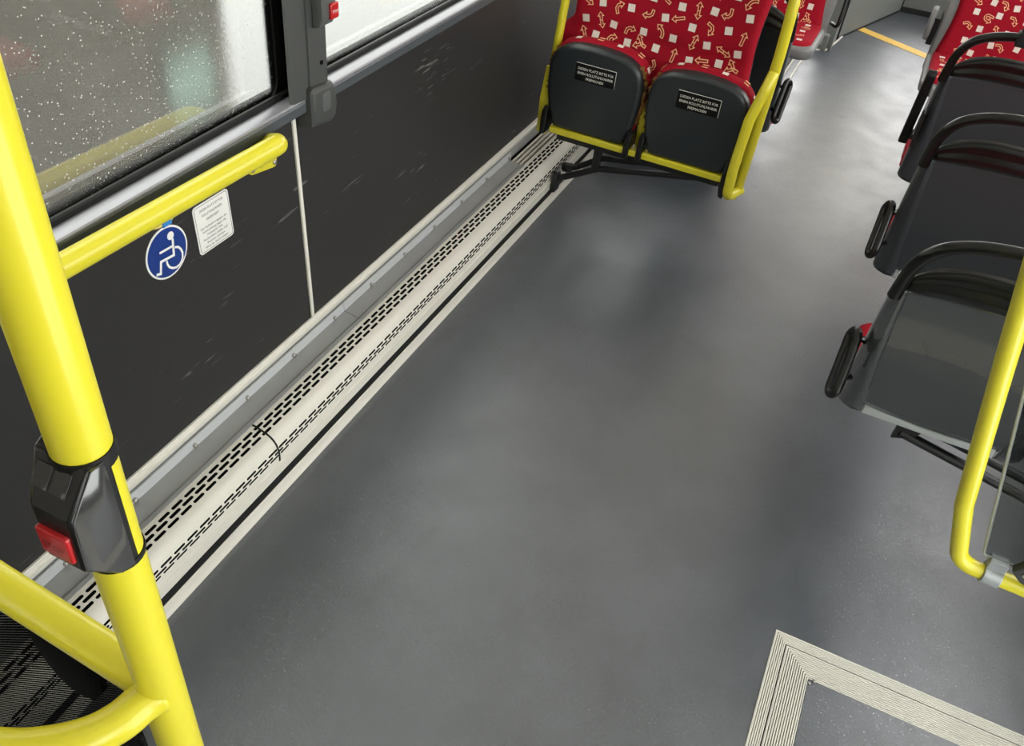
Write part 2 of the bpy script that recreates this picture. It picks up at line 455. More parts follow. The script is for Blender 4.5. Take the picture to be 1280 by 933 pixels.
# ------------------------------------------------------------------ moquette pattern
def arc(cx, cy, r, a0, a1, n=7):
    return [(cx + r * math.cos(math.radians(a0 + (a1 - a0) * k / n)), cy + r * math.sin(math.radians(a0 + (a1 - a0) * k / n))) for k in range(n + 1)]
def arrow_outline(path, hw=.0042, wing=.0105, hl=.013):
    P = [V(p) for p in path]; n = len(P); L = []; R = []
    d = (P[-1] - P[-2]).normalized()
    P[-1] = P[-1]
    for i in range(n):
        t = (P[min(i + 1, n - 1)] - P[max(i - 1, 0)]).normalized(); nn = V((-t.y, t.x))
        L.append(P[i] + nn * hw); R.append(P[i] - nn * hw)
    nn = V((-d.y, d.x)); tip = P[-1] + d * hl
    return L + [P[-1] + nn * wing, tip, P[-1] - nn * wing] + R[::-1]
MOTIFS = [
    [[(0, -.020), (0, .010)]],
    [[(.010, -.018), (.010, .006)][:1] + [(.010, .002)] + arc(0, .004, .010, 0, 180)[1:] + [(-.010, -.006)]],
    [arc(-.018, -.010, .024, -10, 80)],
    [[(0, -.022), (0, -.004), (-.012, .008)], [(0, -.008), (.013, .010)]],
    [[(0, 0), (.014, 0)], [(0, 0), (-.014, 0)]],
    [[(-.004, -.020), (-.004, -.002), (.004, .006), (.012, .006)]],
    [[(-.016, -.012), (-.010, .002), (0, .006), (.010, .004)]],
]
def moquette(mb, T, a0, a1, b0, b1, inside, seed=1, cell=.060, k=1.0):
    rn = random.Random(seed)
    ni = int((a1 - a0) / cell) + 2; nj = int((b1 - b0) / cell) + 2
    for i in range(ni):
        for j in range(nj):
            cx = a0 + (i + .5 * (j % 2) * 0) * cell + rn.uniform(-.010, .010); cy = b0 + j * cell + rn.uniform(-.010, .010)
            if (i + j) % 2:
                ang = rn.uniform(-.15, .15); h = .0125 * k
                pts = [V((x, y)) for x, y in ((-h, 0), (h, 0))]
                rot = Matrix.Rotation(ang, 2)
                pts = [rot @ p + V((cx, cy)) for p in pts]
                if all(inside(cx + sx * h * 1.3, cy + sy * h * 1.3) for sx in (-1, 1) for sy in (-1, 1)):
                    mb.stroke(T, pts, 2 * h, 1, step=.008)
            else:
                rot = Matrix.Rotation(rn.choice((0, 1, 2, 3)) * PI / 2 + rn.uniform(-.5, .5), 2)
                mo = rn.choice(MOTIFS)
                for path in mo:
                    pts = [rot @ (p * k) + V((cx, cy)) for p in arrow_outline(path)]
                    if all(inside(p.x, p.y) for p in pts): mb.stroke(T, pts, .0030 * k, 2, closed=True)
FAB = [M['red'], M['white_fab'], M['line_fab']]

# ------------------------------------------------------------------ the bus body
XW = -1.25          # inner face of the left wall
mb = MB().box((-1.30, -1.6, -.06), (1.18, 9.2, 0))
o = struct(build('floor', mb, M['floor'], origin=(0, 0, 0)), 'dark grey speckled vinyl bus floor', 'floor')

mb = MB().box((XW - .09, -1.6, -.06), (XW, 1.6255, .926)).box((XW - .09, 1.632, -.06), (XW, 9.2, .926)).box((XW - .09, 1.6255, -.06), (XW - .004, 1.632, .926))
mb.box((XW - .09, -1.6, 1.95), (XW, 9.2, 2.32))
o = struct(build('wall_left', mb, M['wall'], origin=(XW, 0, 0)), 'charcoal laminate side wall with light scratches', 'wall')
mb = MB().box((1.14, 1.40, 0), (1.22, 9.2, .93)).box((1.14, -1.6, 0), (1.22, -.15, .93)).box((1.14, -1.6, 2.05), (1.22, 9.2, 2.32))
for y in (-1.6, -.27, 1.40, 2.9, 4.4, 5.9, 7.4, 9.1): mb.box((1.14, y, .93), (1.22, y + .12, 2.05))
struct(build('wall_right', mb, M['wall'], origin=(1.14, 0, 0)), 'charcoal wall behind the row of seats', 'wall')
mb = MB().box((XW - .09, -1.6, 2.30), (1.22, 9.2, 2.36))
ceil_mb = mb
e = bpy.data.objects.new('door_1', None); COL.objects.link(e); e.location = (1.18, .62, 0); ORI[e.name] = V(e.location)
struct(e, 'glazed double door of the bus on the right', 'door')
dm = MB()
for ya, yb in ((-.145, .62), (.63, 1.395)):
    dm.box((1.165, ya, .005), (1.195, ya + .045, 2.045)).box((1.165, yb - .045, .005), (1.195, yb, 2.045)).box((1.165, ya + .045, .005), (1.195, yb - .045, .10)).box((1.165, ya + .045, 1.98), (1.195, yb - .045, 2.045))
build('door_frame', dm, M['seal'], e)
dm = MB()
for ya, yb in ((-.10, .575), (.675, 1.35)): dm.box((1.178, ya, .10), (1.183, yb, 1.98))
build('door_glass', dm, M['door_glass'], e)
struct(build('back_blocker', MB().box((-1.30, -1.66, 0), (1.20, -1.60, 2.32)), M['panel_grey'], origin=(0, -1.63, 0)), 'unseen grey blocker added behind the camera against sky light', 'wall')  # added to close the open rear and cut the flood of daylight
struct(build('ceiling', ceil_mb, M['ceiling'], origin=(0, 0, 2.3)), 'off white bus ceiling', 'ceiling')

# slim joint strip between the two wall panels (sits slightly askew, as in the place)
mb = MB()
a0 = atx(366.2, 154.5, XW); a1 = atx(390.4, 396.5, XW)
mb.prism([(-.0062, 0), (.0062, 0), (.0062, .0045), (.0045, .006), (-.0045, .006), (-.0062, .0045)],
         lambda u, v, w: V((XW + v - .0005, (a0.y * (1 - w) + a1.y * w) + u, a0.z * (1 - w) + a1.z * w)), -.06, 1.0)
struct(build('trim_1', mb, M['cream']), 'light grey joint strip on the charcoal wall', 'trim')

# window openings: glass, rubber seals
def window(name, y0, y1, glass, rl, rr, label):
    e = bpy.data.objects.new(name, None); COL.objects.link(e); e.location = (XW - .04, (y0 + y1) / 2, .92); ORI[e.name] = V(e.location)
    struct(e, label, 'window')
    zb, zt = .925, 1.96; X = XW - .042; r = .055
    n = 8
    def corner(cx, cz, a):
        return [(cx + r * math.cos(math.radians(a + 90 * k / n)), cz + r * math.sin(math.radians(a + 90 * k / n))) for k in range(n + 1)]
    inner = corner(y1 - r, zb + r, -90) + corner(y1 - r, zt - r, 0) + corner(y0 + r, zt - r, 90) + corner(y0 + r, zb + r, 180)
    pane = MB().prism([(y, z) for y, z in inner], lambda u, v, w: (X + w, u, v), -.004, 0)
    build('pane', pane, glass, e)
    s = MB()
    R = [(y1 + .05, zb - .05), (y1 + .05, zt + .05), (y0 - .05, zt + .05), (y0 - .05, zb - .05)]
    L = len(inner)
    outer = []
    for i, (y, z) in enumerate(inner):
        outer.append((min(max(y + (y - (y0 + y1) / 2) * 9, y0 - .05), y1 + .05), min(max(z + (z - (zb + zt) / 2) * 9, zb - .05), zt + .05)))
    vs = []
    for x in (X - .006, X + .006):
        vs += [(x, y, z) for y, z in inner] + [(x, y, z) for y, z in outer]
    fs = []
    for i in range(L):
        j = (i + 1) % L
        fs += [(2 * L + i, 2 * L + j, 3 * L + j, 3 * L + i), (i, L + i, L + j, j), (i, j, 2 * L + j, 2 * L + i)]
    s.add(vs, fs)
    build('seal', s, M['seal'], e)
    return e
window('window_1', -1.5, 1.617, M['glass1'], None, 1.62, 'dusty bus window above the yellow wall handrail')
window('window_2', 1.715, 5.2, M['glass2'], 1.7, None, 'bright bus window beyond the grey pillar')

# aluminium sill rails with a dark grey lower face
def rail(name, y0, y1, label):
    # profile in X (inwards) and Z
    e = bpy.data.objects.new(name, None); COL.objects.link(e); e.location = (XW, (y0 + y1) / 2, .89); ORI[e.name] = V(e.location)
    struct(e, label, 'trim')
    top = [(-.010, .939), (.004, .941), (.018, .940), (.027, .9375), (.0300, .9345), (.0285, .929), (-.010, .929)]
    low = [(-.010, .929), (.0285, .929), (.0300, .926), (.0300, .905), (.026, .901), (-.010, .901)]
    gro = [(-.010, .901), (.020, .901), (.020, .896), (-.010, .896)]
    f = lambda u, v, w: (XW + u, w, v)
    build('rail_top', MB().prism(top, f, y0, y1), M['anod'], e, angle=25)
    build('rail_face', MB().prism(low, f, y0, y1).prism(gro, f, y0, y1 - .002, 0), M['rail_grey'], e, angle=25)
    return e
rail('trim_2', -1.5, 1.632, 'aluminium sill rail below the dusty window')
rail('trim_3', 1.732, 5.3, 'aluminium sill rail below the bright window')
mb = MB().prism([(XW - .050, .90), (XW - .008, .90), (XW - .008, .9500), (XW - .012, .9525), (XW - .020, .9515), (XW - .040, .936), (XW - .050, .934)], lambda u, v, w: (u, w, v), -1.5, 5.2)
struct(build('trim_4', mb, M['seal'], origin=(XW, 0, .9)), 'black rubber gasket along the window sill', 'trim')

# grey pillar between the windows
e = thing('x', 'x', 'x', (XW, 1.65, .87)); e.name = 'trim_5'; ORI[e.name] = V(e.location); del e['category']
struct(e, 'grey plastic pillar between the two windows', 'trim')
f = lambda u, v, w: (XW + v, u, w)
prof = [(1.672, -.046), (1.600, .006), (1.580, .0215), (1.584, .0255), (1.592, .0280), (1.636, .030), (1.638, .026), (1.652, .026), (1.654, .030), (1.722, .032), (1.728, .026), (1.735, -.045)]
build('pillar_cover', MB().prism(prof, f, .935, 1.99), M['post'], e, angle=25)
fo = MB()
fpoly = [(1.637, .862), (1.720, .850), (1.738, .862), (1.746, .892), (1.742, .928), (1.730, .952), (1.650, .960), (1.637, .952)]
fo.slab(fpoly, lambda u, v, h: (XW + h, u, v), -.02, .046, .014)
ft = build('pillar_foot', fo, M['post'], e, angle=30)
build('recess', MB().slab(rrect(1.675, 1.712, .888, .938, .010), lambda u, v, h: (XW + .044 + h, u, v), 0, .0035, .003), M['post_light'], ft)
build('screw_hole', MB().cyl((XW + .028, 1.700, 1.005), (XW + .0335, 1.700, 1.005), .0055, 14), M['dark'], e)

# red stop button in its housing on the pillar
t = thing('stop_button', 'grey angular stop button box with a small red key on the window pillar', 'button', (XW + .032, 1.70, 1.09))
poly = [(0, 1.092), (.020, 1.098), (.030, 1.118), (.030, 1.20), (.018, 1.215), (0, 1.218)]
build('housing', MB().prism(poly, lambda u, v, w: (XW + .030 + u, w, v), 1.674, 1.729), M['post_light'], t, bevel=.003)
bt = build('button', MB().box((XW + .055, 1.700, 1.112), (XW + .0665, 1.7315, 1.148)), M['red_plastic'], t, bevel=.003)
tm = MB()
text_mb(tm, 'STOP', lambda u, v, h: (XW + .0666 + h, u, v), .022, .007, 1.7155, 1.129)
build('button_print', tm, M['white_film'], bt)

# ------------------------------------------------------------------ yellow wall handrail
t = thing('handrail', 'yellow tube handrail fixed to the wall below the dusty window', 'handrail', (XW, .6, .86))
p0 = V((-1.17, -.55, .9690)); p1 = V((-1.170, 1.458, .9075))
build('tube', MB().tube(fillet([V((-1.24, -.60, .973)), p0, p1, V((-1.246, 1.500, .868))], [.04, .034], 8), .0232, 24), M['yellow'], t)
bk = MB()
bk.slab(rrect(1.428, 1.532, .806, .850, .014), lambda u, v, h: (XW + h, u, v - (u - 1.48) * .17), 0, .010, .003)
bk.slab(rrect(1.445, 1.515, .830, .880, .014), lambda u, v, h: (XW + h, u, v), 0, .030, .008)
br = build('bracket', bk, M['yellow'], t, bevel=.002)
for y in (1.440, 1.520):
    build('screw', MB().tube([(XW + .008, y, .820 - (y - 1.48) * .17), (XW + .013, y, .820 - (y - 1.48) * .17)], .0065, 12), M['steel'], br)
build('rub_pad', MB().slab([(1.040, .9080), (1.050, .8955), (1.062, .8925), (1.094, .8915), (1.108, .9000), (1.112, .9080)], lambda u, v, h: (-1.178 + h, u, v), 0, .020, .004), M['yellow_light'], t)
build('tape', MB().slab(rrect(1.0695, 1.0935, .8905, .9000, .001), lambda u, v, h: (-1.180 + h, u, v), 0, .024, .001), M['tag_blue'], t)

# ------------------------------------------------------------------ signs on the wall
t = thing('wheelchair_sign', 'round blue wheelchair sign with white rim on the charcoal wall', 'sign', (XW, 1.152, .695))
CY, CZ = 1.1515, .7555
circ = lambda r, n=56: [(CY + r * math.cos(2 * PI * k / n), CZ + r * math.sin(2 * PI * k / n)) for k in range(n)]
fW = lambda u, v, h: (XW + h, u, v)
build('sign_disc', MB().slab(circ(.0615), fW, 0, .0016, .0005), M['white_film'], t)
build('blue_field', MB().slab(circ(.0570), fW, .001, .0022, .0003), M['blue'], t)
ic = MB(); T = lambda a, b: V((XW + .0026, a, b))
ic.add([T(1.1682 + .0098 * math.cos(2 * PI * k / 24), .7895 + .0098 * math.sin(2 * PI * k / 24)) for k in range(24)], [tuple(range(24))])
ic.stroke(T, [(1.1725, .7800), (1.1676, .7407), (1.1290, .7443), (1.1222, .7175), (1.1100, .7215)], .0062)
ic.stroke(T, [(1.1297, .7658), (1.1690, .7632)], .0055)
wh = [(1.1745, .7572), (1.1840, .7525), (1.1900, .7440), (1.1927, .7330), (1.1910, .7225), (1.1860, .7145), (1.1780, .7095), (1.1680, .7085), (1.1580, .7120), (1.1495, .7190), (1.1452, .7285), (1.1450, .7380)]
ic.stroke(T, wh, .0052)
build('wheelchair_symbol', ic, M['white_film'], t)

t = thing('notice_sticker', 'white rectangular wheelchair notice with black lettering beside the blue sign', 'sticker', (XW, 1.302, .692))
NY0, NY1, NZ0, NZ1 = 1.2435, 1.3605, .6925, .8165
nf = lambda u, v, h: (XW + h, u + (v - .755) * -.03, v)
build('sticker_sheet', MB().slab(rrect(NY0, NY1, NZ0, NZ1, .010), nf, 0, .0014, .0004), M['white_film'], t)
bd = MB(); T = lambda a, b: V(nf(a, b, .0017))
bd.stroke(T, rrect(NY0 + .0042, NY1 - .0042, NZ0 + .0042, NZ1 - .0042, .0075), .0011, closed=True)
build('border_line', bd, M['ink'], t)
tx = MB(); cy = (NY0 + NY1) / 2
for body, w, h, z in (('DIESER PLATZ IST FÜR', .078, .0062, .800), ('ROLLSTUHLFAHRER', .066, .0062, .7865), ('RESERVIERT', .042, .0062, .773),
                      ('Den Rollstuhl entgegen der', .088, .0055, .7555), ('Fahrtrichtung gegen die', .078, .0055, .7455), ('Haltestelle oder', .052, .0055, .7355),
                      ('Rückenlehne stellen und', .080, .0055, .7255), ('Bremsen anziehen.', .060, .0055, .7155), ('Wenn da, Gurte anlegen.', .080, .0055, .7055)):
    text_mb(tx, body, nf, w, h, cy, z, depth=.0016, bold=.004)
build('lettering', tx, M['ink'], t)

# ------------------------------------------------------------------ heater duct along the wall
HY0, HY1 = -1.5, 4.9
t = thing('heater_duct', 'long cream perforated heater duct along the foot of the left wall', 'heater', (-1.16, 1.5, 0))
fx = lambda u, v, w: (u, w, v)
build('wall_trim', MB().prism([(-1.2495, .266), (-1.2445, .266), (-1.2425, .2640), (-1.2425, .2535), (-1.2395, .2520), (-1.2395, .2490), (-1.2425, .2475), (-1.2465, .2300), (-1.2495, .2300)], fx, HY0, HY1), M['cream'], t, angle=20)
build('channel', MB().prism([(-1.2495, .232), (-1.2465, .232), (-1.2445, .190), (-1.2495, .186)], fx, HY0, HY1), M['sheet'], t)
for (ya, yb) in ((HY0, 1.7785), (1.7805, 2.985)):
    pl = build('bolted_plate', MB().prism([(-1.2430, .2265), (-1.2385, .2275), (-1.2355, .1985), (-1.2400, .1975)], fx, ya, yb), M['plate'], t)
    yb_s = yb - (.012 if yb > 2 else 0)
    build('cover_sheet', MB().prism([(-1.2385, .1990), (-1.2355, .1995), (-1.186, .1915), (-1.178, .1975), (-1.168, .1970), (-1.168, .1880), (-1.2385, .1900)], fx, ya, yb_s + .0), M['sheet'], t, angle=25)
yb = .6935
while yb < 2.97:
    b = MB()
    b.tube([(-1.2375, yb, .2080), (-1.2290, yb, .2085)], .0062, 10)
    build('bolt', b, M['steel'], t)
    yb += .2064
# perforated cover: profile from the wall side over the round front
PR = [(-1.172, .1935), (-1.160, .1935), (-1.150, .1925), (-1.138, .1905), (-1.126, .188), (-1.116, .1850), (-1.107, .1805), (-1.099, .1740), (-1.0925, .1660), (-1.0880, .1570), (-1.0850, .1470), (-1.0835, .1370), (-1.0830, .1250), (-1.0830, .1060)]
SL = [0]
for a, b in zip(PR, PR[1:]): SL.append(SL[-1] + math.hypot(b[0] - a[0], b[1] - a[1]))
def prof_at(s):
    s = min(max(s, 0), SL[-1])
    for i in range(len(SL) - 1):
        if s <= SL[i + 1] + 1e-9:
            k = (s - SL[i]) / (SL[i + 1] - SL[i]); return (PR[i][0] * (1 - k) + PR[i + 1][0] * k, PR[i][1] * (1 - k) + PR[i + 1][1] * k)
def s_near(x, z):
    return min((math.hypot(prof_at(q * .0005)[0] - x, prof_at(q * .0005)[1] - z), q * .0005) for q in range(int(SL[-1] / .0005)))[1]
rows = [(s_near(-1.1535, .1929), .0, .0084), (s_near(-1.1405, .191), .5, .0084), (s_near(-1.1270, .1883), .0, .0078),
        (s_near(-1.0868, .1540), .25, .0066), (s_near(-1.0846, .1442), .75, .0066), (s_near(-1.0834, .1345), .25, .0064)]
PITCH = .0437; SLOT = .0360
pc = MB()
def PT(s, y): x, z = prof_at(s); return (x, y, z)
def strip(s0, s1, ya, yb):
    n = max(1, int((s1 - s0) / .004)); 
    vs = []; fs = []
    for i in range(n + 1):
        s = s0 + (s1 - s0) * i / n; vs += [PT(s, ya), PT(s, yb)]
    for i in range(n): fs.append((2 * i, 2 * i + 2, 2 * i + 3, 2 * i + 1))
    pc.add(vs, fs)
cur = 0
PY0, PY1 = -.30, 3.62
for (sc, ph, hh) in rows:
    hs = hh / 2 + .0012
    strip(cur, sc - hs, HY0, HY1); cur = sc + hs
    n = int((PY1 - PY0) / PITCH)
    off = PY0 + ph * PITCH
    strip(sc - hs, sc + hs, HY0, off); strip(sc - hs, sc + hs, off + n * PITCH, HY1)
    for k in range(n):
        y0 = off + k * PITCH; y1 = y0 + PITCH; yc = (y0 + y1) / 2; hl = SLOT / 2
        r = hh / 2
        ring = []
        for a in range(-90, 91, 45): ring.append((sc + r * math.sin(math.radians(a)), yc + hl - r + r * math.cos(math.radians(a))))
        for a in range(90, 271, 45): ring.append((sc + r * math.sin(math.radians(a)), yc - hl + r + r * math.cos(math.radians(a))))
        A_, B_, C_, D_ = (sc - hs, y1), (sc + hs, y1), (sc + hs, y0), (sc - hs, y0)
        outer = [A_, A_, (sc, y1), B_, B_, C_, C_, (sc, y0), D_, D_]
        vs = [PT(*p) for p in ring] + [PT(*p) for p in outer]; N = len(ring)
        fs = []
        for i in range(N):
            j = (i + 1) % N
            q = (i, j, N + j, N + i)
            if outer[i] == outer[j]: q = (i, j, N + i)
            fs.append(q)
        pc.add(vs, fs)
strip(cur, SL[-1], HY0, HY1)
build('perforated_cover', pc, M['cream'], t, angle=60)
build('duct_interior', MB().prism([(x - .010, z - .010) for x, z in PR[1:]] + [(-1.16, .106)], fx, HY0, HY1), M['dark'], t)
build('lip', MB().prism([(-1.0835, .1075), (-1.0785, .1065), (-1.0775, .0985), (-1.0780, .0735), (-1.0815, .0725), (-1.0815, .094), (-1.0870, .1000)], fx, HY0, HY1), M['cream'], t, angle=20)
build('shadow_gap', MB().prism([(-1.10, .0745), (-1.0812, .0740), (-1.0812, .034), (-1.10, .034)], fx, HY0, HY1), M['seal'], t)
build('floor_skirting', MB().prism([(-1.095, .0385), (-1.0790, .0385), (-1.0768, .0360), (-1.0770, .0180), (-1.0755, .0090), (-1.0715, .0010), (-1.095, .0010)], fx, HY0, HY1), M['cream'], t, angle=20)
# slotted grille where the cover sheet ends
g = MB().prism([(-1.2360, .1700), (-1.172, .1700), (-1.172, .1760), (-1.2360, .1760)], fx, 2.97, HY1)
gr = build('grille_trough', g, M['dark'], t)
for k in range(4):
    x = -1.232 + k * .0185
    build('grille_bar', MB().prism([(x, .176), (x + .0065, .176), (x + .0065, .1885), (x, .1885)], fx, 2.97, HY1), M['cream'], gr)
# dark elastic band over the joint of two cover lengths
sb = MB(); vs = []; fs = []
n = 40
for i in range(n + 1):
    s = .004 + (SL[-1] - .012) * i / n
    x, z = prof_at(s); x2, z2 = prof_at(s + .002)
    d = V((x2 - x, 0, z2 - z)).normalized() if s + .002 <= SL[-1] else d
    nv = V((-d.z, 0, d.x))
    if nv.x + nv.z < 0: nv = -nv
    y = 1.246 - .010 * (i / n)
    c = V((x, y, z)) + nv * .0003
    vs += [c + V((0, -.0022, 0)), c + V((0, -.0022, 0)) + nv * .0022, c + V((0, .0022, 0)) + nv * .0022, c + V((0, .0022, 0))]
for i in range(n):
    for k in range(4): fs.append((4 * i + k, 4 * i + (k + 1) % 4, 4 * i + 4 + (k + 1) % 4, 4 * i + 4 + k))
sb.add(vs, fs)
build('joint_seal', sb, M['seal'], t)

# ------------------------------------------------------------------ floor hatch with a ribbed aluminium frame
t = thing('floor_hatch', 'square floor hatch with ribbed aluminium frame and grey vinyl panel', 'hatch', (.64, 1.0, 0))
hx0, hx1, hy0, hy1 = .2435, 1.10, .55, 1.4625
def ring(mb, d, w, prof):
    # mitred rectangular ring: prof = [(offset inwards, height)]
    vs = []; L = len(prof)
    for (o_, h) in prof:
        q = d + o_
        vs += [(hx0 + q, hy0 + q, h), (hx1 - q, hy0 + q, h), (hx1 - q, hy1 - q, h), (hx0 + q, hy1 - q, h)]
    fs = []
    for i in range(L - 1):
        for k in range(4): fs.append((4 * i + k, 4 * i + (k + 1) % 4, 4 * i + 4 + (k + 1) % 4, 4 * i + 4 + k))
    mb.add(vs, fs)
fr = MB(); ring(fr, 0, 0, [(0, 0), (.0008, .0030), (.0024, .0030)]); ring(fr, .0272, 0, [(0, .0030), (.0028, .0030), (.003, .0004)])
for k in range(5): ring(fr, .0022 + k * .0051, 0, [(0, .0008), (.0004, .0034), (.0034, .0034), (.0038, .0008)])
build('outer_frame', fr, M['alu'], t, angle=20)
fr = MB(); ring(fr, .0330, 0, [(0, .0004), (.0005, .0030), (.0016, .0030)]); ring(fr, .0965, 0, [(0, .0030), (.0025, .0030), (.003, .0002)])
for k in range(11): ring(fr, .0348 + k * .00565, 0, [(0, .0008), (.0004, .0034), (.0036, .0034), (.0040, .0008)])
build('inner_frame', fr, M['alu'], t, angle=20)
build('groove_shade', (lambda q: (ring(q, .0015, 0, [(0, .0009), (.0280, .0009)]), ring(q, .0345, 0, [(0, .0009), (.0635, .0009)]), q)[2])(MB()), M['groove_shade'], t)  # flat darker rings paint the shade between the ribs
gp = MB(); ring(gp, .0300, 0, [(0, .0008), (.0032, .0008)]); ring(gp, .0990, 0, [(0, .0008), (.003, .0008)])
build('frame_gap', gp, M['dark'], t)
build('hatch_panel', MB().box((hx0 + .1005, hy0 + .1005, .0004), (hx1 - .1005, hy1 - .1005, .0022)), M['floor'], t)
for p in ((.347, 1.351), (.357, 1.3615)):
    build('frame_screw', MB().tube([(p[0], p[1], .003), (p[0], p[1], .0058)], .0038, 10), M['steel'], t)

# yellow line across the aisle
a = atz(1068, 36, 0); b = atz(1230, 104, 0)
u = (b - a).normalized(); nn = V((-u.y, u.x, 0))
mb = MB()
mb.add([a, b, b + nn * .085, a + nn * .085] + [p + V((0, 0, .002)) for p in (a, b, b + nn * .085, a + nn * .085)], [(3, 2, 1, 0), (4, 5, 6, 7), (0, 1, 5, 4), (1, 2, 6, 5), (2, 3, 7, 6), (3, 0, 4, 7)])
tag(build('floor_line', mb, M['line_yellow']), 'narrow yellow warning line across the far aisle floor', 'floor marking')

# ------------------------------------------------------------------ forward facing seats (their backs towards the camera)
TH = math.atan(.30); CT, ST = math.cos(TH), math.sin(TH)
SW = .444
def zs(z): return (z - .45) / CT
def make_forward_seat(x0, Yb, shell_mat, side=-1, loop=True):
    # x0 left edge, Yb the depth of the lower back edge; side -1: aisle on the left
    def BP(a, s, h): return V((x0 + a, Yb - s * ST, .45 + s * CT)) + V((0, -CT, -ST)) * h      # h outwards, towards the row behind
    t = thing('bus_seat', 'x', 'seat', (x0 + SW / 2, Yb + .15, 0), 'forward facing seats with dark backs')
    # back shell
    def half(q, s):
        # a from the edge (q 0..1 over the flange band), returns (a, h)
        w = .030 + .036 * (1 - min(max(s / .45, 0), 1)) ** 1.2
        K = [(0, -.050), (.0, -.030), (.10, -.014), (.28, -.004), (.62, .004), (.92, .0015), (1.0, -.0035)]
        i = min(int(q * 6), 5); k = q * 6 - i
        return ((K[i][0] * (1 - k) + K[i + 1][0] * k) * w, K[i][1] * (1 - k) + K[i + 1][1] * k)
    def S(u, v):
        if u < .25: q = u / .25; edge = 0
        elif u > .75: q = (1 - u) / .25; edge = 1
        else: q = None
        aa = u * SW
        if q is not None:
            s = -.0 + v * zs(.885); a, h = half(q, s); a = SW - a if edge else a
            bot = .004 * (1 - abs(1 - 2 * min(q, 1)))
            s = bot + v * (zs(.884) - bot)
            if q >= .999: s = max(s, zs(.479) * (1 - v) + v * zs(.886))
        else:
            k = (u - .25) / .5
            b = zs(.479 - .024 * math.sin(PI * k)); tp = zs(.884 + .012 * math.sin(PI * k))
            s = b + v * (tp - b); w, h = half(1, s)
            w, h = half(1.0, s)
            a = w + (SW - 2 * w) * k
            h = -.0035 - .006 * math.sin(PI * k)
        return BP(a, s, h)
    mb = MB().patch(S, 64, 26)
    build('back_shell', mb, shell_mat, t, angle=30, solid=.012)
    # rolled top edge
    def up(a): q = abs(a - SW / 2) / (SW / 2 - .020); return zs(.966 - .052 * q ** 3.2)
    def lo(a): q = abs(a - SW / 2) / (SW / 2 - .020); return zs(.893 - .014 * q ** 2)
    def ST_(u, v):
        a = .020 + (SW - .040) * u; s = lo(a) + (up(a) - lo(a)) * v
        fade = min(1, u / .10, (1 - u) / .10)
        K = [(0, -.006), (.08, .003), (.22, .0065), (.36, .006), (.50, .0), (.58, -.004), (.70, -.005), (.80, -.0055), (.90, -.010), (.96, -.016), (1, -.026)]
        for (v0, h0), (v1, h1) in zip(K, K[1:]):
            if v <= v1 + 1e-9: h = h0 + (h1 - h0) * (v - v0) / (v1 - v0); break
        return BP(a, s, h * (.35 + .65 * fade))
    build('top_roll', MB().patch(ST_, 40, 24), M['black'], t, angle=50, solid=.010)
    # grab hoop over the back
    pts = [(.006, .866), (.0075, .90), (.011, .940), (.019, .968), (.030, .990), (.050, 1.0115), (.080, 1.028), (.118, 1.040), (.165, 1.0475), (SW / 2, 1.050)]
    pts = pts + [(SW - a, z) for a, z in pts[-2::-1]]
    def rr(q): e = min(q, 1 - q); return .0135 if e > .12 else .0150 - .0015 * e / .12
    build('grab_hoop', MB().tube(catmull([BP(a, zs(z), .006 - .012 * math.sin(PI * i / (len(pts) - 1))) for i, (a, z) in enumerate(pts)], 5), rr, 16), M['black'], t, angle=60)
    # upholstered front of the back
    def SF(u, v):
        e = min(u, 1 - u, v, 1 - v) / .08; pz = .030 * (1 - (1 - min(e, 1)) ** 2)
        return BP(.022 + (SW - .044) * u, .06 + v * .395, -.016 - pz)
    build('back_pad', MB().patch(SF, 24, 24, flip=True), FAB, t, angle=60)
    # seat cushion and the pan under it
    cx0, cx1, cy0, cy1 = x0 - .001, x0 + SW + .001, Yb + .055, Yb + .330
    cm = MB().slab(rrect(cx0, cx1, cy0, cy1, .060, 8), lambda u, v, h: (u, v, .458 + h), 0, .054, .022)
    T = lambda a, b: V((a, b, .5126))
    moquette(cm, T, cx0, cx1, cy0, cy1, lambda a, b: cx0 + .028 < a < cx1 - .028 and cy0 + .028 < b < cy1 - .028, seed=int(Yb * 100), cell=.055)
    # white squares wrap down over the side of the cushion
    xs_ = cx0 - .0006 if side < 0 else cx1 + .0006
    for k in range(7):
        y = cy0 + .06 + k * .055
        if y > cy1 - .06: break
        z0 = .462 + (k % 2) * .014
        cm.add([(xs_, y, z0), (xs_, y + .022, z0), (xs_, y + .022, z0 + .018), (xs_, y, z0 + .018)], [(0, 1, 2, 3)], 1)
    build('seat_cushion', cm, FAB, t, angle=40)
    build('seat_pan', MB().slab(rrect(cx0 + .016, cx1 - .016, cy0 - .02, cy1 - .01, .05, 6), lambda u, v, h: (u, v, .459 + h), 0, -.018, .006), M['slate'], t)
    build('lower_lip', MB().slab([(.066, .446), (.068, .472), (.12, .468), (.20, .462), (.26, .462), (.376, .472), (.378, .446)], lambda u, v, h: (x0 + u, Yb + .010 - h, v), -.012, .010, .003), M['plate'], t)
    # support frame running to the wall
    wx = 1.139 if side < 0 else -1.075
    fb = MB(); sg = -side
    for ox, oy, z in ((.185, .085, .366), (.16, .15, .376)):
        xa = x0 + ox if side < 0 else x0 + SW - ox
        zb_ = z - .20 * abs(wx - xa)
        fb.tube([V((xa, Yb + oy, z)), V((wx, Yb + oy, max(zb_, .20)))], .013, 12)
        fb.slab([(xa - sg * .012, .440), (xa - sg * .016, z - .022), (xa + sg * .03, z - .006), (xa + sg * .07, .440)], lambda u, v, h: (u, Yb + oy + h, v), -.008, .008, .002)
    build('support_frame', fb, M['black_metal'], t)
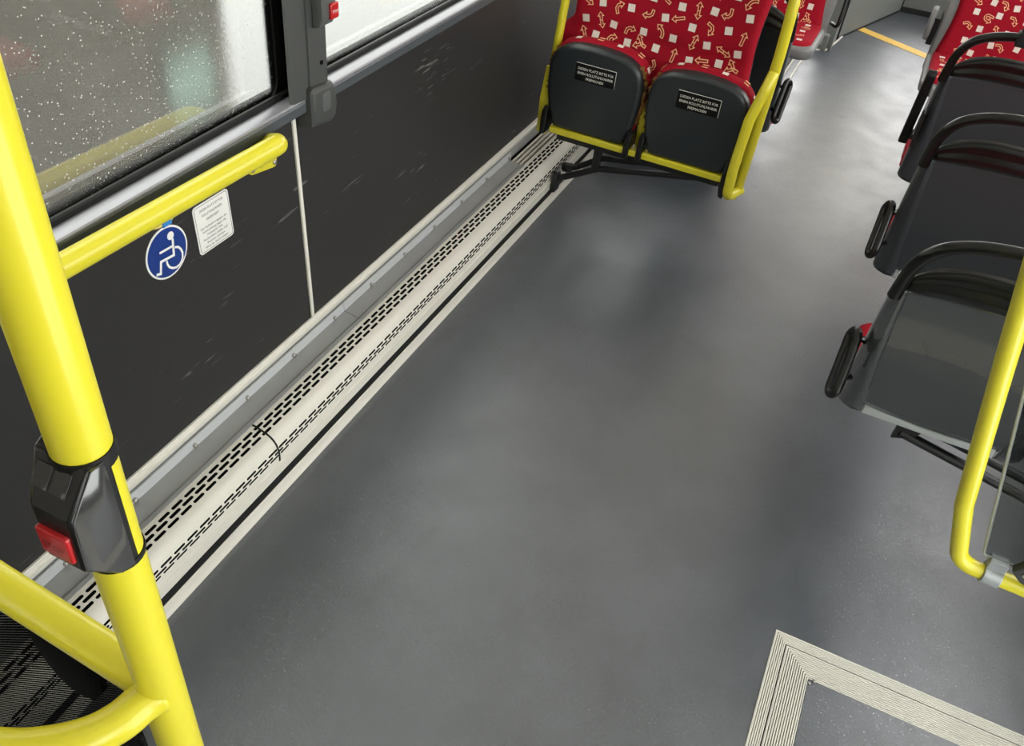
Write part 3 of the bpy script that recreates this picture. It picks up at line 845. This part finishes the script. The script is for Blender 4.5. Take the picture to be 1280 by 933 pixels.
    # D shaped grab handle at the aisle side
    xe = x0 - .026 if side < 0 else x0 + SW + .026
    if loop:
        c = V((xe, Yb - .075, .625)); Ld = V((0, .106, .125)).normalized(); Wd = V((-.42 * side * -1, .69, -.585)).normalized()
        Wd = (Wd - Ld * Wd.dot(Ld)).normalized()
        pts = []
        hl, hw = .060, .0190
        for k in range(20): a = PI * k / 19; pts.append(c + Ld * (hl + hw * math.sin(a)) + Wd * (hw * math.cos(a)))
        for k in range(20): a = PI * k / 19; pts.append(c - Ld * (hl + hw * math.sin(a)) - Wd * (hw * math.cos(a)))
        hm = MB().tube(pts, .0105, 12, closed=True)
        for q in (-.045, .05):
            p = c + Ld * q + Wd * .018
            hm.tube([p, V((x0 + .004 if side < 0 else x0 + SW - .004, p.y + .034, p.z))], .0075, 10)
        build('side_handle', hm, M['black'], t, angle=60)
    else:
        hm = MB()
        p0, p1 = V((xe - .004, Yb - .135, .885)), V((xe - .004, Yb - .030, .600))
        d = (p1 - p0).normalized(); ux = V((1, 0, 0)); uy = d.cross(ux)
        hm.slab(rrect(-.152, .152, -.017, .017, .015, 5), lambda u, v, h: (p0 + p1) / 2 + d * u + uy * v + ux * h, -.015, .015, .006, both=True)
        ar = build('folded_armrest', hm, M['seal'], t)
        pv = MB().cyl(p1 + V((0, -.0, .03)), p1 + V((.03, .012, .03)), .018, 14).box((x0 - .006, Yb - .11, .62), (x0 + .004, Yb - .06, .74))
        build('pivot_bracket', pv, M['black_metal'], ar)
        build('side_trim', MB().obox((p0 + p1) / 2 + V((.024, .012, -.01)), d, uy, ux, (.10, .006, .003)), M['plate'], ar)
    return t
s1 = make_forward_seat(.178, 1.840, M['slate_gloss'])
s1['label'] = 'dark bus seat nearest the clear screen, its glossy back showing reflections'
s2 = make_forward_seat(.178, 2.530, M['slate'])
s2['label'] = 'dark bus seat in the middle of the three on the right'
s3 = make_forward_seat(.178, 3.220, M['slate'], loop=False)
s3['label'] = 'dark bus seat with a folded black armrest, furthest of the three on the right'
s4 = make_forward_seat(-.795, 3.415, M['shell'], side=1)
build('reflection_blocker', MB().slab(rrect(-1.07, -.52, 3.72, 4.05, .03), lambda u, v, h: (u, v, h), .058, .36, .012), M['black_metal'], s4)  # added dark box, keeps bright reflections off the floor under the bench
s4.location += V((.022, 0, -.055))
s4['label'] = 'dark bus seat standing back to back with the red folding bench'

# yellow pole rising from the hoop of the third seat
t = thing('grab_pole', 'yellow pole with black sleeve rising from the furthest dark seat', 'pole', (.352, 3.04, 1.05))
pb = V((.352, 3.035, 1.05))
tp = V((.352, 3.035, 2.295))
build('pole_tube', MB().tube([pb + V((0, 0, .10)), tp], .0165, 18), M['yellow'], t)
sl = MB().tube([pb + V((0, 0, -.012)), pb + V((0, 0, .03)), pb + V((0, 0, .060)), pb + V((0, 0, .150))], lambda q: .0185 if q < .5 else .0205, 18, dome=False)
sl.obox(pb + V((0, -.002, .0)), (1, 0, 0), (0, 1, 0), (0, 0, 1), (.024, .020, .020))
so = build('sleeve', sl, M['seal'], t, bevel=.003)
for z in (.085, .125):
    build('sleeve_screw', MB().cyl(pb + V((-.004, -.016, z)), pb + V((-.004, -.0225, z)), .0055, 12), M['black_metal'], so)

# ------------------------------------------------------------------ folding bench facing the camera
FY = 2.972
t = thing('folding_bench', 'red patterned bench with two folded up black seats in a yellow tube frame', 'bench', (-.74, 3.06, 0))
# backrest, one wide upholstered pad
def bx(z):
    xl = -1.165 if z < .70 else (-1.165 + .060 * min(1, (z - .70) / .06))
    if z > .96: xl += .05 * ((z - .96) / .14) ** 2
    xr = -.405 - .020 * math.sin(max(0, min(1, (z - .60) / .42)) * PI) + (-.05 * ((z - .98) / .12) ** 2 if z > .98 else 0)
    return xl, xr
def TB(a, z, h=0.0):
    y = 3.095 + .10 * (z - .5) + .008 * math.exp(-((z - .735) / .030) ** 2)
    return V((a, y - h, z))
Z0, Z1 = .46, 1.10
def SB(u, v):
    z = Z0 + (Z1 - Z0) * v; xl, xr = bx(z)
    e = min(u * (xr - xl), (1 - u) * (xr - xl), (1 - v) * (Z1 - Z0)) / .03
    return TB(xl + (xr - xl) * u, z, .026 * math.sqrt(max(0, 1 - (1 - min(e, 1)) ** 2)) - .026)
mb = MB().patch(SB, 60, 48)
def rim(u): pass
moquette(mb, lambda a, b: TB(a, b, .0022), -1.17, -.40, .60, 1.09, lambda a, z: bx(z)[0] + .026 < a < bx(z)[1] - .026 and z < 1.075, seed=11, cell=.058, k=1.05)
bp = build('backrest_pad', mb, FAB, t, angle=50)
def SK(u, v):
    z = Z0 + (Z1 - Z0) * v; xl, xr = bx(z); return TB(xl + (xr - xl) * u, z, -.030)
build('backrest_shell', MB().patch(SK, 30, 30, flip=True), M['shell'], t, angle=50, solid=-.010)
# the two folded seats
HW = [(0, .384), (.120, .384), (.140, .388), (.150, .40), (.160, .43), (.172, .47), (.180, .52), (.184, .57), (.183, .615), (.177, .648), (.165, .672), (.146, .692), (.115, .708), (.075, .717), (.035, .7205), (0, .7215)]
def outline(cx, k=1.0, grow=0.0):
    R = [((a + (grow if a > .1 else grow * a / .1)) * k, z + (grow if z > .6 else 0)) for a, z in HW[1:-1]]
    return [(cx + a, z) for a, z in R] + [(cx, HW[-1][1] + grow)] + [(cx - a, z) for a, z in R[::-1]]
def fold(cx, tear):
    f = lambda u, v, h: V((u, FY + .055 - h - .02 * (v - .55), v))
    sh = build('folded_seat', MB().slab(outline(cx), f, 0, .052, .020, steps=5), M['shell'], t, angle=40)
    sh['label'] = 'black plastic underside of the folded seat'
    # upholstery seen around the top of the folded seat
    cu = MB().slab(outline(cx, 1.0, .007), f, -.055, .010, .020, both=True, steps=4)
    cl = [(a, z) for a, z in outline(cx, 1.0, .0075)]
    # squares wrapping over the top edge
    top = [p for p in cl if p[1] > .62]
    for i in range(1, len(top) - 1, 2):
        p, q = V(top[i]), V(top[i + 1]); d = (q - p).normalized(); m_ = (p + q) / 2; nrm = V((d.y, -d.x))
        P = [m_ - d * .011, m_ + d * .011]
        P = [v_ + nrm * .0012 for v_ in P]
        for (h0, h1) in (((-.030, -.006),) if i % 4 == 1 else ((-.024, -.016), (-.046, -.038))):
            cu.add([f(P[0].x, P[0].y, h0), f(P[1].x, P[1].y, h0), f(P[1].x, P[1].y, h1), f(P[0].x, P[0].y, h1)], [(0, 1, 2, 3)], 1 if i % 4 == 1 else 2)
    build('folded_cushion', cu, FAB, sh, angle=40)
    # torn edge of the upholstery: ragged foam and threads along the side
    rn = random.Random(int(cx * -100))
    for sg in tear:
        tm = MB(); col = []
        ed = [(cx + sg * a, z) for a, z in HW if .43 < z < .70 and a > .12]
        L = []
        for (a, z), (a2, z2) in zip(ed, ed[1:]):
            for k in range(4): L.append((a + (a2 - a) * k / 4, z + (z2 - z) * k / 4))
        vs = []; fs = []
        for (a, z) in L:
            j = rn.uniform(.002, .013) * sg
            vs += [f(a - sg * .012, z, .026), f(a + j, z + rn.uniform(-.004, .004), rn.uniform(.006, .022)), f(a + j * .8, z, -.035)]
        for i in range(len(L) - 1):
            for k in range(2): fs.append((3 * i + k, 3 * i + k + 1, 3 * i + 4 + k, 3 * i + 3 + k))
        tm.add(vs, fs, 0)
        for k in range(16):
            a, z = L[rn.randrange(len(L))]
            p = f(a + sg * .004, z, rn.uniform(0, .02))
            q = p + V((sg * rn.uniform(.003, .012), rn.uniform(-.008, .002), rn.uniform(-.022, .008)))
            tm.tube([p, (p + q) / 2 + V((0, -.002, .002)), q], .0013, 5, 1)
        build('torn_edge', tm, [M['foam'], M['frayed']], sh, angle=20)
    # engraved plate
    px0, px1, pz0, pz1 = cx - .079, cx + .079, .594, .660
    fp = lambda u, v, h: f(u + .004, v, .052 + h) if False else V((u + .004, FY + .003 - h - .02 * (v - .55), v))
    pq = build('plaque', MB().slab(rrect(px0, px1, pz0, pz1, .002, 2), fp, 0, .0022, .0006), M['plaque'], sh)
    ln = MB(); T = lambda a, b: V(fp(a, b, .0026))
    ln.stroke(T, [(px0 + .0015, pz1 - .0012), (px1 - .0015, pz1 - .0012)], .0020); ln.stroke(T, [(px1 - .0015, pz1 - .001), (px1 - .0015, pz0 + .001)], .0014)
    for body, w, z in (('DIESEN PLATZ BITTE FÜR', .138, .6395), ('EINEN ROLLSTUHLFAHRER', .138, .6225), ('FREIMACHEN', .068, .6055)):
        text_mb(ln, body, fp, w, .0092, cx, z, depth=.0026, bold=.0)
    build('plaque_lettering', ln, M['engrave'], pq)
fold(-.937, (-1, 1))
fold(-.546, (-1,))
# hinge fins at the feet of the folded seats
for x in (-1.110, -.768, -.716, -.383):
    poly = [(FY - .012, .356), (FY + .06, .352), (FY + .07, .40), (FY + .050, .442), (FY + .020, .458), (FY - .004, .446), (FY - .012, .41)]
    build('hinge_fin', MB().slab(poly, lambda u, v, h: (x + h, u, v), -.011, .011, .005, both=True), M['black'], t, angle=30)
# yellow frame
build('front_beam', MB().box((-1.085, FY + .002, .362), (-.395, FY + .060, .386)), M['yellow'], t, bevel=.003)
build('centre_strut', MB().obox((-.742, FY + .072, .45), (1, 0, 0), (0, 1, .1), (0, -.1, 1), (.014, .010, .105)), M['yellow'], t, bevel=.003)
lf = MB().tube([V((-1.130, 3.02, .36)), V((-1.122, 3.05, .70)), V((-1.112, 3.10, 1.12))], .0155, 16)
lf.slab([(-1.150, .335), (-1.112, .335), (-1.108, .47), (-1.118, .60), (-1.140, .60), (-1.152, .47)], lambda u, v, h: (u, 3.015 - h, v), -.006, .006, .002, both=True)
build('left_post', lf, M['yellow'], t)
R = .0185
rear = [aty(922, 236, 3.02), aty(951, 150, 3.02), aty(974, 72, 3.02), aty(988, 22, 3.02)]
top = [V((rear[-1].x - .005, 3.03, 1.055)), V((-.45, 3.05, 1.085)), V((-1.11, 3.10, 1.125))]
rp = fillet([rear[0], rear[2], rear[3], top[0], top[1], top[2]], [.10, .05, .07, .05])
rm = MB().tube(rp, R, 20)
build('rear_loop_tube', rm, M['yellow'], t, angle=60)
fp_ = fillet([aty(967, 92, 3.015), aty(957, 112, 2.985), aty(936, 152, 2.955), aty(917, 210, 2.94), aty(908, 246, 2.945), aty(925, 238, 3.03)], [.05, .06, .06, .030], 8)
build('front_loop_tube', MB().tube(fp_, R, 20), M['yellow'], t, angle=60)
ep = MB().slab([(3.0, .300), (3.075, .318), (3.085, .375), (3.07, .392), (3.005, .36)], lambda u, v, h: (-.333 + h, u, v), -.006, .006, .002, both=True)
build('end_plate', ep, M['yellow'], t)
# black carrier frame under the bench, bolted to the heater duct
ca = MB()
ca.tube(fillet([V((-1.060, 3.080, .125)), aty(706, 221, 3.06), aty(748, 211, 3.09), aty(893, 224, 3.06)], [.03, .06]), .013, 14)
ca.tube(fillet([V((-1.065, 3.16, .140)), aty(718, 210, 3.13), aty(752, 198, 3.13), aty(880, 212, 3.12)], [.03, .05]), .012, 14)
ca.box((-.93, 3.05, .315), (-.89, 3.20, .345)).box((-.92, 3.07, .20), (-.895, 3.11, .33))
ca.slab([(-.372, .300), (-.392, .345), (-.415, .345), (-.400, .270), (-.385, .262)], lambda u, v, h: (u, 3.055 - h, v), -.01, .01, .002, both=True)
ca.box((-1.07, 3.03, .315), (-.41, 3.055, .345))
cf = build('carrier_frame', ca, M['black_metal'], t, bevel=.002)
build('foot_bracket', MB().slab([(3.05, .070), (3.10, .066), (3.115, .10), (3.10, .150), (3.07, .156), (3.05, .12)], lambda u, v, h: (-1.072 + h, u, v), 0, .018, .004).tube([V((-1.066, 3.16, .138)), V((-1.03, 3.16, .142))], .020, 14), M['black_metal'], cf)

# ------------------------------------------------------------------ foreground screen on the left: pole, branch tube, looped rail, striped pane
PX, PY = -.450, .297
t = thing('pole_screen', 'yellow tube pole with side rails in the left foreground holding a striped screen', 'pole', (PX, PY, 0))
build('pole', MB().tube([V((PX, PY, 0)), V((PX, PY, .9)), V((PX, PY, 2.295))], .0228, 28, dome=False).cyl((PX, PY, 0), (PX, PY, .012), .045, 24), M['yellow'], t)
b0 = aty(172, 842, PY); b1 = aty(10, 738, PY)
bz0 = b0.z; bsl = (b1.z - b0.z) / (b1.x - b0.x)
build('upper_rail', MB().tube([V((PX + .006, PY, bz0 + bsl * (PX - b0.x))), V((-.9, PY, bz0 + bsl * (-.9 - b0.x))), V((-1.249, PY, bz0 + bsl * (-1.249 - b0.x)))], .0205, 24), M['yellow'], t)
LZ = .990
lp = [V((PX + .003, PY - .006, LZ)), atz(178, 879, LZ), atz(150, 902, LZ), atz(112, 922, LZ), atz(60, 935, LZ), atz(0, 938, LZ), atz(-90, 925, LZ)]
# smooth the loop through its points
build('looped_rail', MB().tube(catmull(lp), .0205, 24), M['yellow'], t, angle=60)
sx0, sx1 = -1.05, -.515
pn = MB().box((sx0, PY - .003, .10), (sx1, PY + .003, .985))
build('striped_pane', pn, M['striped'], t)
kl = MB()
q = [aty(52, 786, PY - .012), aty(66, 805, PY - .012), aty(80, 834, PY - .012), aty(100, 847, PY - .012), aty(118, 853, PY - .012), aty(128, 856, PY - .012), aty(140, 838, PY - .012), aty(150, 838, PY - .012)]
poly = [(p.x, p.z) for p in q]
poly = [(-.6235, .985), (-.6235, .955), (-.6165, .925), (-.606, .9), (-.592, .887), (-.575, .882), (-.553, .890), (-.546, .93), (-.544, .985)]
kl.slab(poly, lambda u, v, h: (u, PY - h, v), -.014, .014, .005, both=True)
build('pane_clamp', kl, M['dark'], t, angle=30)

# stop button unit on the pole
t = thing('stop_button', 'black wedge shaped stop button unit with red key on the foreground pole', 'button', (PX - .005, PY - .02, 1.21))
hex_ = [(PY + .004, 1.3465), (PY - .017, 1.3475), (PY - .044, 1.3150), (PY - .0465, 1.2570), (PY - .018, 1.2205), (PY + .004, 1.2185)]
xr = -.4265
xl_ = lambda y: -.489 + max(0, PY - y) / .047 * .024
n = len(hex_)
hb = MB().add([(xl_(y), y, z) for y, z in hex_] + [(xr, y, z) for y, z in hex_], [tuple(range(n - 1, -1, -1)), tuple(range(n, 2 * n))] + [(i, (i + 1) % n, n + (i + 1) % n, n + i) for i in range(n)])
hs_ = build('housing', hb, M['black'], t, angle=30, bevel=.003)
ins = [(PY - .003, 1.3455), (PY - .0160, 1.3455), (PY - .0422, 1.3142), (PY - .0446, 1.2578), (PY - .0172, 1.2225), (PY - .003, 1.2195)]
build('polished_cheek', MB().slab(ins, lambda u, v, h: (xr + h, u, v), -.002, .0018, .0010), M['mirror'], hs_, angle=30)
for za, zb in ((1.334, 1.3485), (1.216, 1.222)):
    build('collar', MB().tube([V((PX, PY, za)), V((PX, PY, zb))], .0242, 28, dome=False), M['seal'], hs_)
bt = build('button', MB().slab(rrect(-.4640, -.4320, 1.2650, 1.2955, .003), lambda u, v, h: (u, PY - .0455 - h, v), -.006, .0035, .0018), M['red_plastic'], t)
bl = MB()
T_ = lambda u, v, h: (u, PY - .0491 - h, v)
text_mb(bl, 'STOP', T_, .022, .0075, -.448, 1.2790)
build('button_print', bl, M['red_mark'], bt)
fs_ = lambda u, v, h: V((u, PY - .0170 + (-.0440 + .0170) * v, 1.3475 + (1.3150 - 1.3475) * v)) + V((0, -.77, .64)) * h
for ua, ub in ((-.471, -.4555), (-.4525, -.437)):
    build('indicator_window', MB().slab(rrect(ua, ub, .20, .66, .003), lambda u, v, h: fs_(u, v, h), -.002, .0008, .0004), M['lens'], t)

# ------------------------------------------------------------------ clear screen in front of the nearest dark seat, on the right
t = thing('clear_screen', 'clear screen held by a bent yellow tube beside the nearest dark seat', 'screen', (.75, 1.42, .4))
def dp(x, y, z): return CAM + ray(x, y) * z
tb = [dp(1330, 215, 1.165), dp(1258, 448, 1.455), dp(1205, 632, 1.70)]
q0 = aty(1197, 702, tb[-1].y + .012); q1 = aty(1285, 738, tb[-1].y)
q1 = V((q1.x, q0.y, q0.z - .004)); qe = V((1.139, q0.y, q0.z - .012))
pa = catmull(tb, 6)
top = pa[0] + (pa[0] - pa[1]).normalized() * .9
k = (2.295 - pa[0].z) / (top.z - pa[0].z); top = pa[0] + (top - pa[0]) * k
path = [top] + pa + fillet([pa[-1], q0, q1, qe], [.055, .1], 10)[1:]
build('yellow_tube', MB().tube(path, .0175, 22), M['yellow'], t, angle=60)
# the pane stands just above the lower tube, its edge following the tube
py = q0.y + .004
e0 = aty(1228, 692, py); e1 = aty(1281, 488, py); e2 = V((e1.x + (e1.x - e0.x) * .9, py, e1.z + (e1.z - e0.z) * .9))
pb_ = V((1.10, py, e0.z - .004))
poly = [(e0.x + .010, e0.z - .002), (pb_.x, pb_.z), (1.10, e2.z), (e2.x, e2.z), (e1.x, e1.z), (e0.x, e0.z + .010)]
pn = MB().prism(poly, lambda u, v, w: (u, py + w, v), -.003, .003)
pane = build('clear_pane', pn, M['clear'], t)
ed = MB().tube([V((e2.x, py, e2.z)), V((e1.x, py, e1.z)), V((e0.x, py, e0.z + .010)), V((e0.x + .0025, py, e0.z + .002)), V((e0.x + .010, py, e0.z - .002)), V((.590, py, e0.z - .002))], .0032, 8)
build('cut_edge', ed, M['clear_edge'], pane)
cx = aty(1243, 711, py).x
cz = q0.z - .001
cl = MB().tube([V((cx - .018, q0.y, cz)), V((cx + .018, q0.y, cz - .001))], .0225, 22, dome=False)
cl.obox((cx, py, cz + .024), (1, 0, 0), (0, 1, 0), (0, 0, 1), (.018, .012, .020))
build('tube_clamp', cl, M['clamp'], t, bevel=.002)
g = aty(1274, 712, py - .02)
cp = build('corner_plate', MB().slab([(g.x - .012, g.z - .002), (g.x + .004, g.z + .026), (g.x + .09, g.z + .03), (g.x + .09, g.z - .045), (g.x + .01, g.z - .022)], lambda u, v, h: (u, q0.y - .022 - h, v), -.012, .008, .003), M['post'], t)
build('plate_screw', MB().cyl((g.x + .010, q0.y - .028, g.z + .002), (g.x + .010, q0.y - .033, g.z + .002), .005, 12), M['steel'], cp)
g2 = aty(1279, 412, py - .01)
build('pane_holder', MB().slab(rrect(g2.x - .020, g2.x + .06, g2.z - .035, g2.z + .02, .006), lambda u, v, h: (u, py - h, v), -.014, .014, .004, both=True), M['black'], t)

# ------------------------------------------------------------------ rear of the aisle: podium, partition, two rear facing seats
# platform on the left beyond the benches, with pale edge trims
mb = MB().box((-1.249, 4.95, 0), (-.52, 5.78, .10)).box((-1.249, 5.78, 0), (-.365, 9.1, .10))
struct(build('trim_6', mb, M['panel_grey'], origin=(-.9, 6, 0), bevel=.01), 'grey platform step left of the far aisle', 'step')
mb = MB()
for off in (0, .045):
    pts = [V((-.520 + off, 4.2, .004)), V((-.505 + off, 5.60, .004)), V((-.48 + off, 5.74, .004)), V((-.43 + off * .7, 5.80 - off * .3, .004)), V((-.39 + off * .6, 5.86 - off, .004)), V((-.355 + off * .6, 6.02, .004)), V((-.335 + off * .5, 6.15, .004))]
    mb.tube(catmull(pts, 6), .0065, 8)
struct(build('trim_7', mb, M['cream'], origin=(-.45, 5.4, 0)), 'pale curved edge trims along the grey platform', 'trim')
# tall grey engine cladding behind
A = atz(1046, 49, 0); B = atz(1125, 14, 0); Cc = V((.60, 7.10, 0))
def wall_strip(mb, p, q, z0, z1, th=.05):
    d = (q - p).normalized(); n_ = V((-d.y, d.x, 0)) * th
    v = [p, q, q + n_, p + n_]
    mb.add([(a.x, a.y, z0) for a in v] + [(a.x, a.y, z1) for a in v], [(0, 3, 2, 1), (4, 5, 6, 7), (0, 1, 5, 4), (1, 2, 6, 5), (2, 3, 7, 6), (3, 0, 4, 7)])
mb = MB(); wall_strip(mb, A, B, 0, 1.6); wall_strip(mb, B + (B - A).normalized() * .006, V((.60, 7.06, 0)), 0, .34); wall_strip(mb, V((.60, 7.06, 0)), V((1.139, 7.0, 0)), 0, .34)
mb.box((-.40, A.y - .25, 0), (A.x - .004, A.y + .1, 1.6))
struct(build('wall_partition', mb, M['panel_grey'], origin=(0, 6.6, 0)), 'grey angled cladding panel at the far end of the aisle', 'panel')
mb = MB(); wall_strip(mb, A + V((.002, -.006, 0)), B + V((.002, -.006, 0)), 0, .012, .004); wall_strip(mb, B + V((0, -.012, 0)), V((.60, 7.045, 0)), 0, .035, .01)
mb.box((A.x - .004, A.y - .008, 0), (A.x + .006, A.y + .002, 1.6)).box((B.x - .004, B.y - .01, 0), (B.x + .006, B.y + .002, 1.6))
struct(build('trim_8', mb, M['groove'], origin=(0, 6.6, 0)), 'dark seam along the foot of the grey cladding', 'trim')

def facing_seat(name_label, x0, x1, yf, zc, yb, aisle, knob):
    t = thing('rear_facing_seat', name_label, 'seat', ((x0 + x1) / 2, (yf + yb) / 2, 0), 'red seats facing the camera')
    sd = aisle
    pan = MB().slab(rrect(x0 - .012, x1 + .012, yf - .015, yb + .06, .07, 8), lambda u, v, h: (u, v, zc + h), -.075, -.016, .02, both=True)
    build('seat_pan', pan, M['grey_shell'], t, angle=40)
    cm = MB().slab(rrect(x0 + .006, x1 - .006, yf + .002, yb + .05, .075, 8), lambda u, v, h: (u, v, zc + h), -.045, .0, .024)
    moquette(cm, lambda a, b: V((a, b, zc + .0012)), x0, x1, yf, yb, lambda a, b: x0 + .035 < a < x1 - .035 and yf + .035 < b < yb - .01, seed=int(yf * 77), cell=.058)
    rn = random.Random(3)
    for k in range(6):
        a = x0 + .06 + k * .065
        if a < x1 - .09: cm.add([(a, yf + .0015, zc - .040), (a + .024, yf + .0015, zc - .040), (a + .024, yf + .0015, zc - .024), (a, yf + .0015, zc - .024)], [(0, 1, 2, 3)], 1)
    build('seat_cushion', cm, FAB, t, angle=40)
    lean = .30
    def TB_(a, z, h=0): return V((a, yb + lean * (z - zc) - h, z))
    def edge(z):
        k = max(0, (z - zc)) ; w = .010 - .030 * math.sin(min(1, k / .5) * PI)
        return x0 + .012 + w * -0 + .022 * math.sin(min(1, k / .35) * PI), x1 - .012 - .022 * math.sin(min(1, k / .35) * PI)
    z0, z1 = zc - .03, zc + .56
    def SBk(u, v):
        z = z0 + (z1 - z0) * v; l, r = edge(z); e = min(u * (r - l), (1 - u) * (r - l), (1 - v) * (z1 - z0)) / .03
        return TB_(l + (r - l) * u, z, .028 * math.sqrt(max(0, 1 - (1 - min(e, 1)) ** 2)))
    mb = MB().patch(SBk, 36, 40)
    moquette(mb, lambda a, b: TB_(a, b, .0292), x0, x1, zc + .02, z1, lambda a, z: edge(z)[0] + .03 < a < edge(z)[1] - .03 and z < z1 - .04, seed=int(yf * 31) + 4, cell=.057, k=1.03)
    build('back_pad', mb, FAB, t, angle=50)
    sh = MB().slab([(x0 - .012, zc - .09), (x1 + .012, zc - .09), (x1 + .016, zc + .12), (x1 + .010, zc + .50), (x1 - .03, zc + .60), (x0 + .03, zc + .60), (x0 - .010, zc + .50), (x0 - .016, zc + .12)],
                   lambda u, v, h: TB_(u, v, h), -.05, .004, .02)
    build('back_shell', sh, M['grey_shell'], t, angle=40)
    build('cantilever', MB().obox(((x0 + x1) / 2 - (x1 * -0), (yf + yb) / 2 + .12, zc - .095), (1, 0, 0), (0, 1, 0), (0, 0, 1), (.20, .09, .022)), M['black_metal'], t, bevel=.006)
    build('pedestal', MB().tube([V(((x0 + x1) / 2, yb + .14, 0)), V(((x0 + x1) / 2, yb + .14, zc - .09))], .035, 16, dome=False).cyl(((x0 + x1) / 2, yb + .14, 0), ((x0 + x1) / 2, yb + .14, .015), .09, 20), M['black_metal'], t)
    xe = x1 + .045 if sd > 0 else x0 - .045
    if knob:
        p = TB_(xe + .016, zc + .100, .03)
        kb = MB().slab([(p.y - .055, p.z - .02), (p.y - .04, p.z - .055), (p.y + .02, p.z - .06), (p.y + .055, p.z - .03), (p.y + .06, p.z + .05), (p.y + .03, p.z + .085), (p.y - .02, p.z + .08), (p.y - .05, p.z + .04)],
                       lambda u, v, h: (p.x - h, u, v), .012, .036, .010)
        h_ = build('grip_cap', kb, M['grey_shell'], t, angle=40)
        build('grip_core', MB().slab([(p.y - .05, p.z - .07), (p.y + .05, p.z - .05), (p.y + .06, p.z + .06), (p.y - .05, p.z + .05)], lambda u, v, h: (p.x - h, u, v), -.012, .014, .004), M['seal'], h_)
    else:
        p = TB_(xe, zc + .10, .0)
        build('side_handle', MB().tube(fillet([p + V((-.02, .02, -.10)), p + V((.016, -.03, -.10)), p + V((.016, .06, .20)), p + V((-.02, .10, .20))], .03), .010, 12), M['black'], t, angle=60)
    return t
facing_seat('red patterned seat facing the camera on the far left platform', -.755, -.330, 4.25, .50, 4.60, 1, False)
facing_seat('red patterned seat facing the camera, far right behind the folded armrest', .182, .610, 4.27, .475, 4.71, -1, True)

# ------------------------------------------------------------------ lamps in the ceiling
def lamp(x, y, label):
    t = thing('ceiling_lamp', label, 'lamp', (x, y, 2.25), 'ceiling lamps')
    build('lamp_tray', MB().box((x - .085, y - .56, 2.268), (x + .085, y + .56, 2.30)), M['ceiling'], t, bevel=.006)
    build('diffuser', MB().slab(rrect(x - .07, x + .07, y - .54, y + .54, .02), lambda u, v, h: (u, v, 2.27 - h), 0, .018, .01), M['lamp'], t)
for y in (-.8, .6, 2.0, 3.4, 4.8, 6.2):
    for x in (-.62, .62):
        lamp(x, y, 'long white lamp in the bus ceiling')

# ------------------------------------------------------------------ outside: wet yard and a building that mirrors in it
mb = MB().box((-30, -14, -.40), (-1.36, 40, -.35))
struct(build('ground', mb, M['asphalt'], origin=(-10, 5, -.35)), 'wet grey yard seen through the windows', 'ground')
t = thing('building', 'grey building across the wet yard', 'building', (-9, 0, -.35))
build('facade', MB().box((-11, -14, -.349), (-8.0, 9.05, 7.5)), M['building'], t)
w = build('window_frame', MB().box((-8.02, 7.83, 1.90), (-7.96, 8.72, 2.80)), M['post'], t)
build('lit_pane', MB().box((-7.97, 7.90, 1.97), (-7.945, 8.66, 2.73)), M['greenish'], w)

# ------------------------------------------------------------------ daylight
w = bpy.data.worlds.new('overcast'); SC.world = w; w.use_nodes = True
nt = w.node_tree
bg = nt.nodes['Background']; bg.inputs[0].default_value = (1.0, .99, .975, 1); bg.inputs[1].default_value = 5.5

SC.view_settings.view_transform = 'Standard'; SC.view_settings.look = 'None'
SC.view_settings.gamma = 1.0; SC.view_settings.use_curve_mapping = False
SC.view_settings.exposure = 0.0
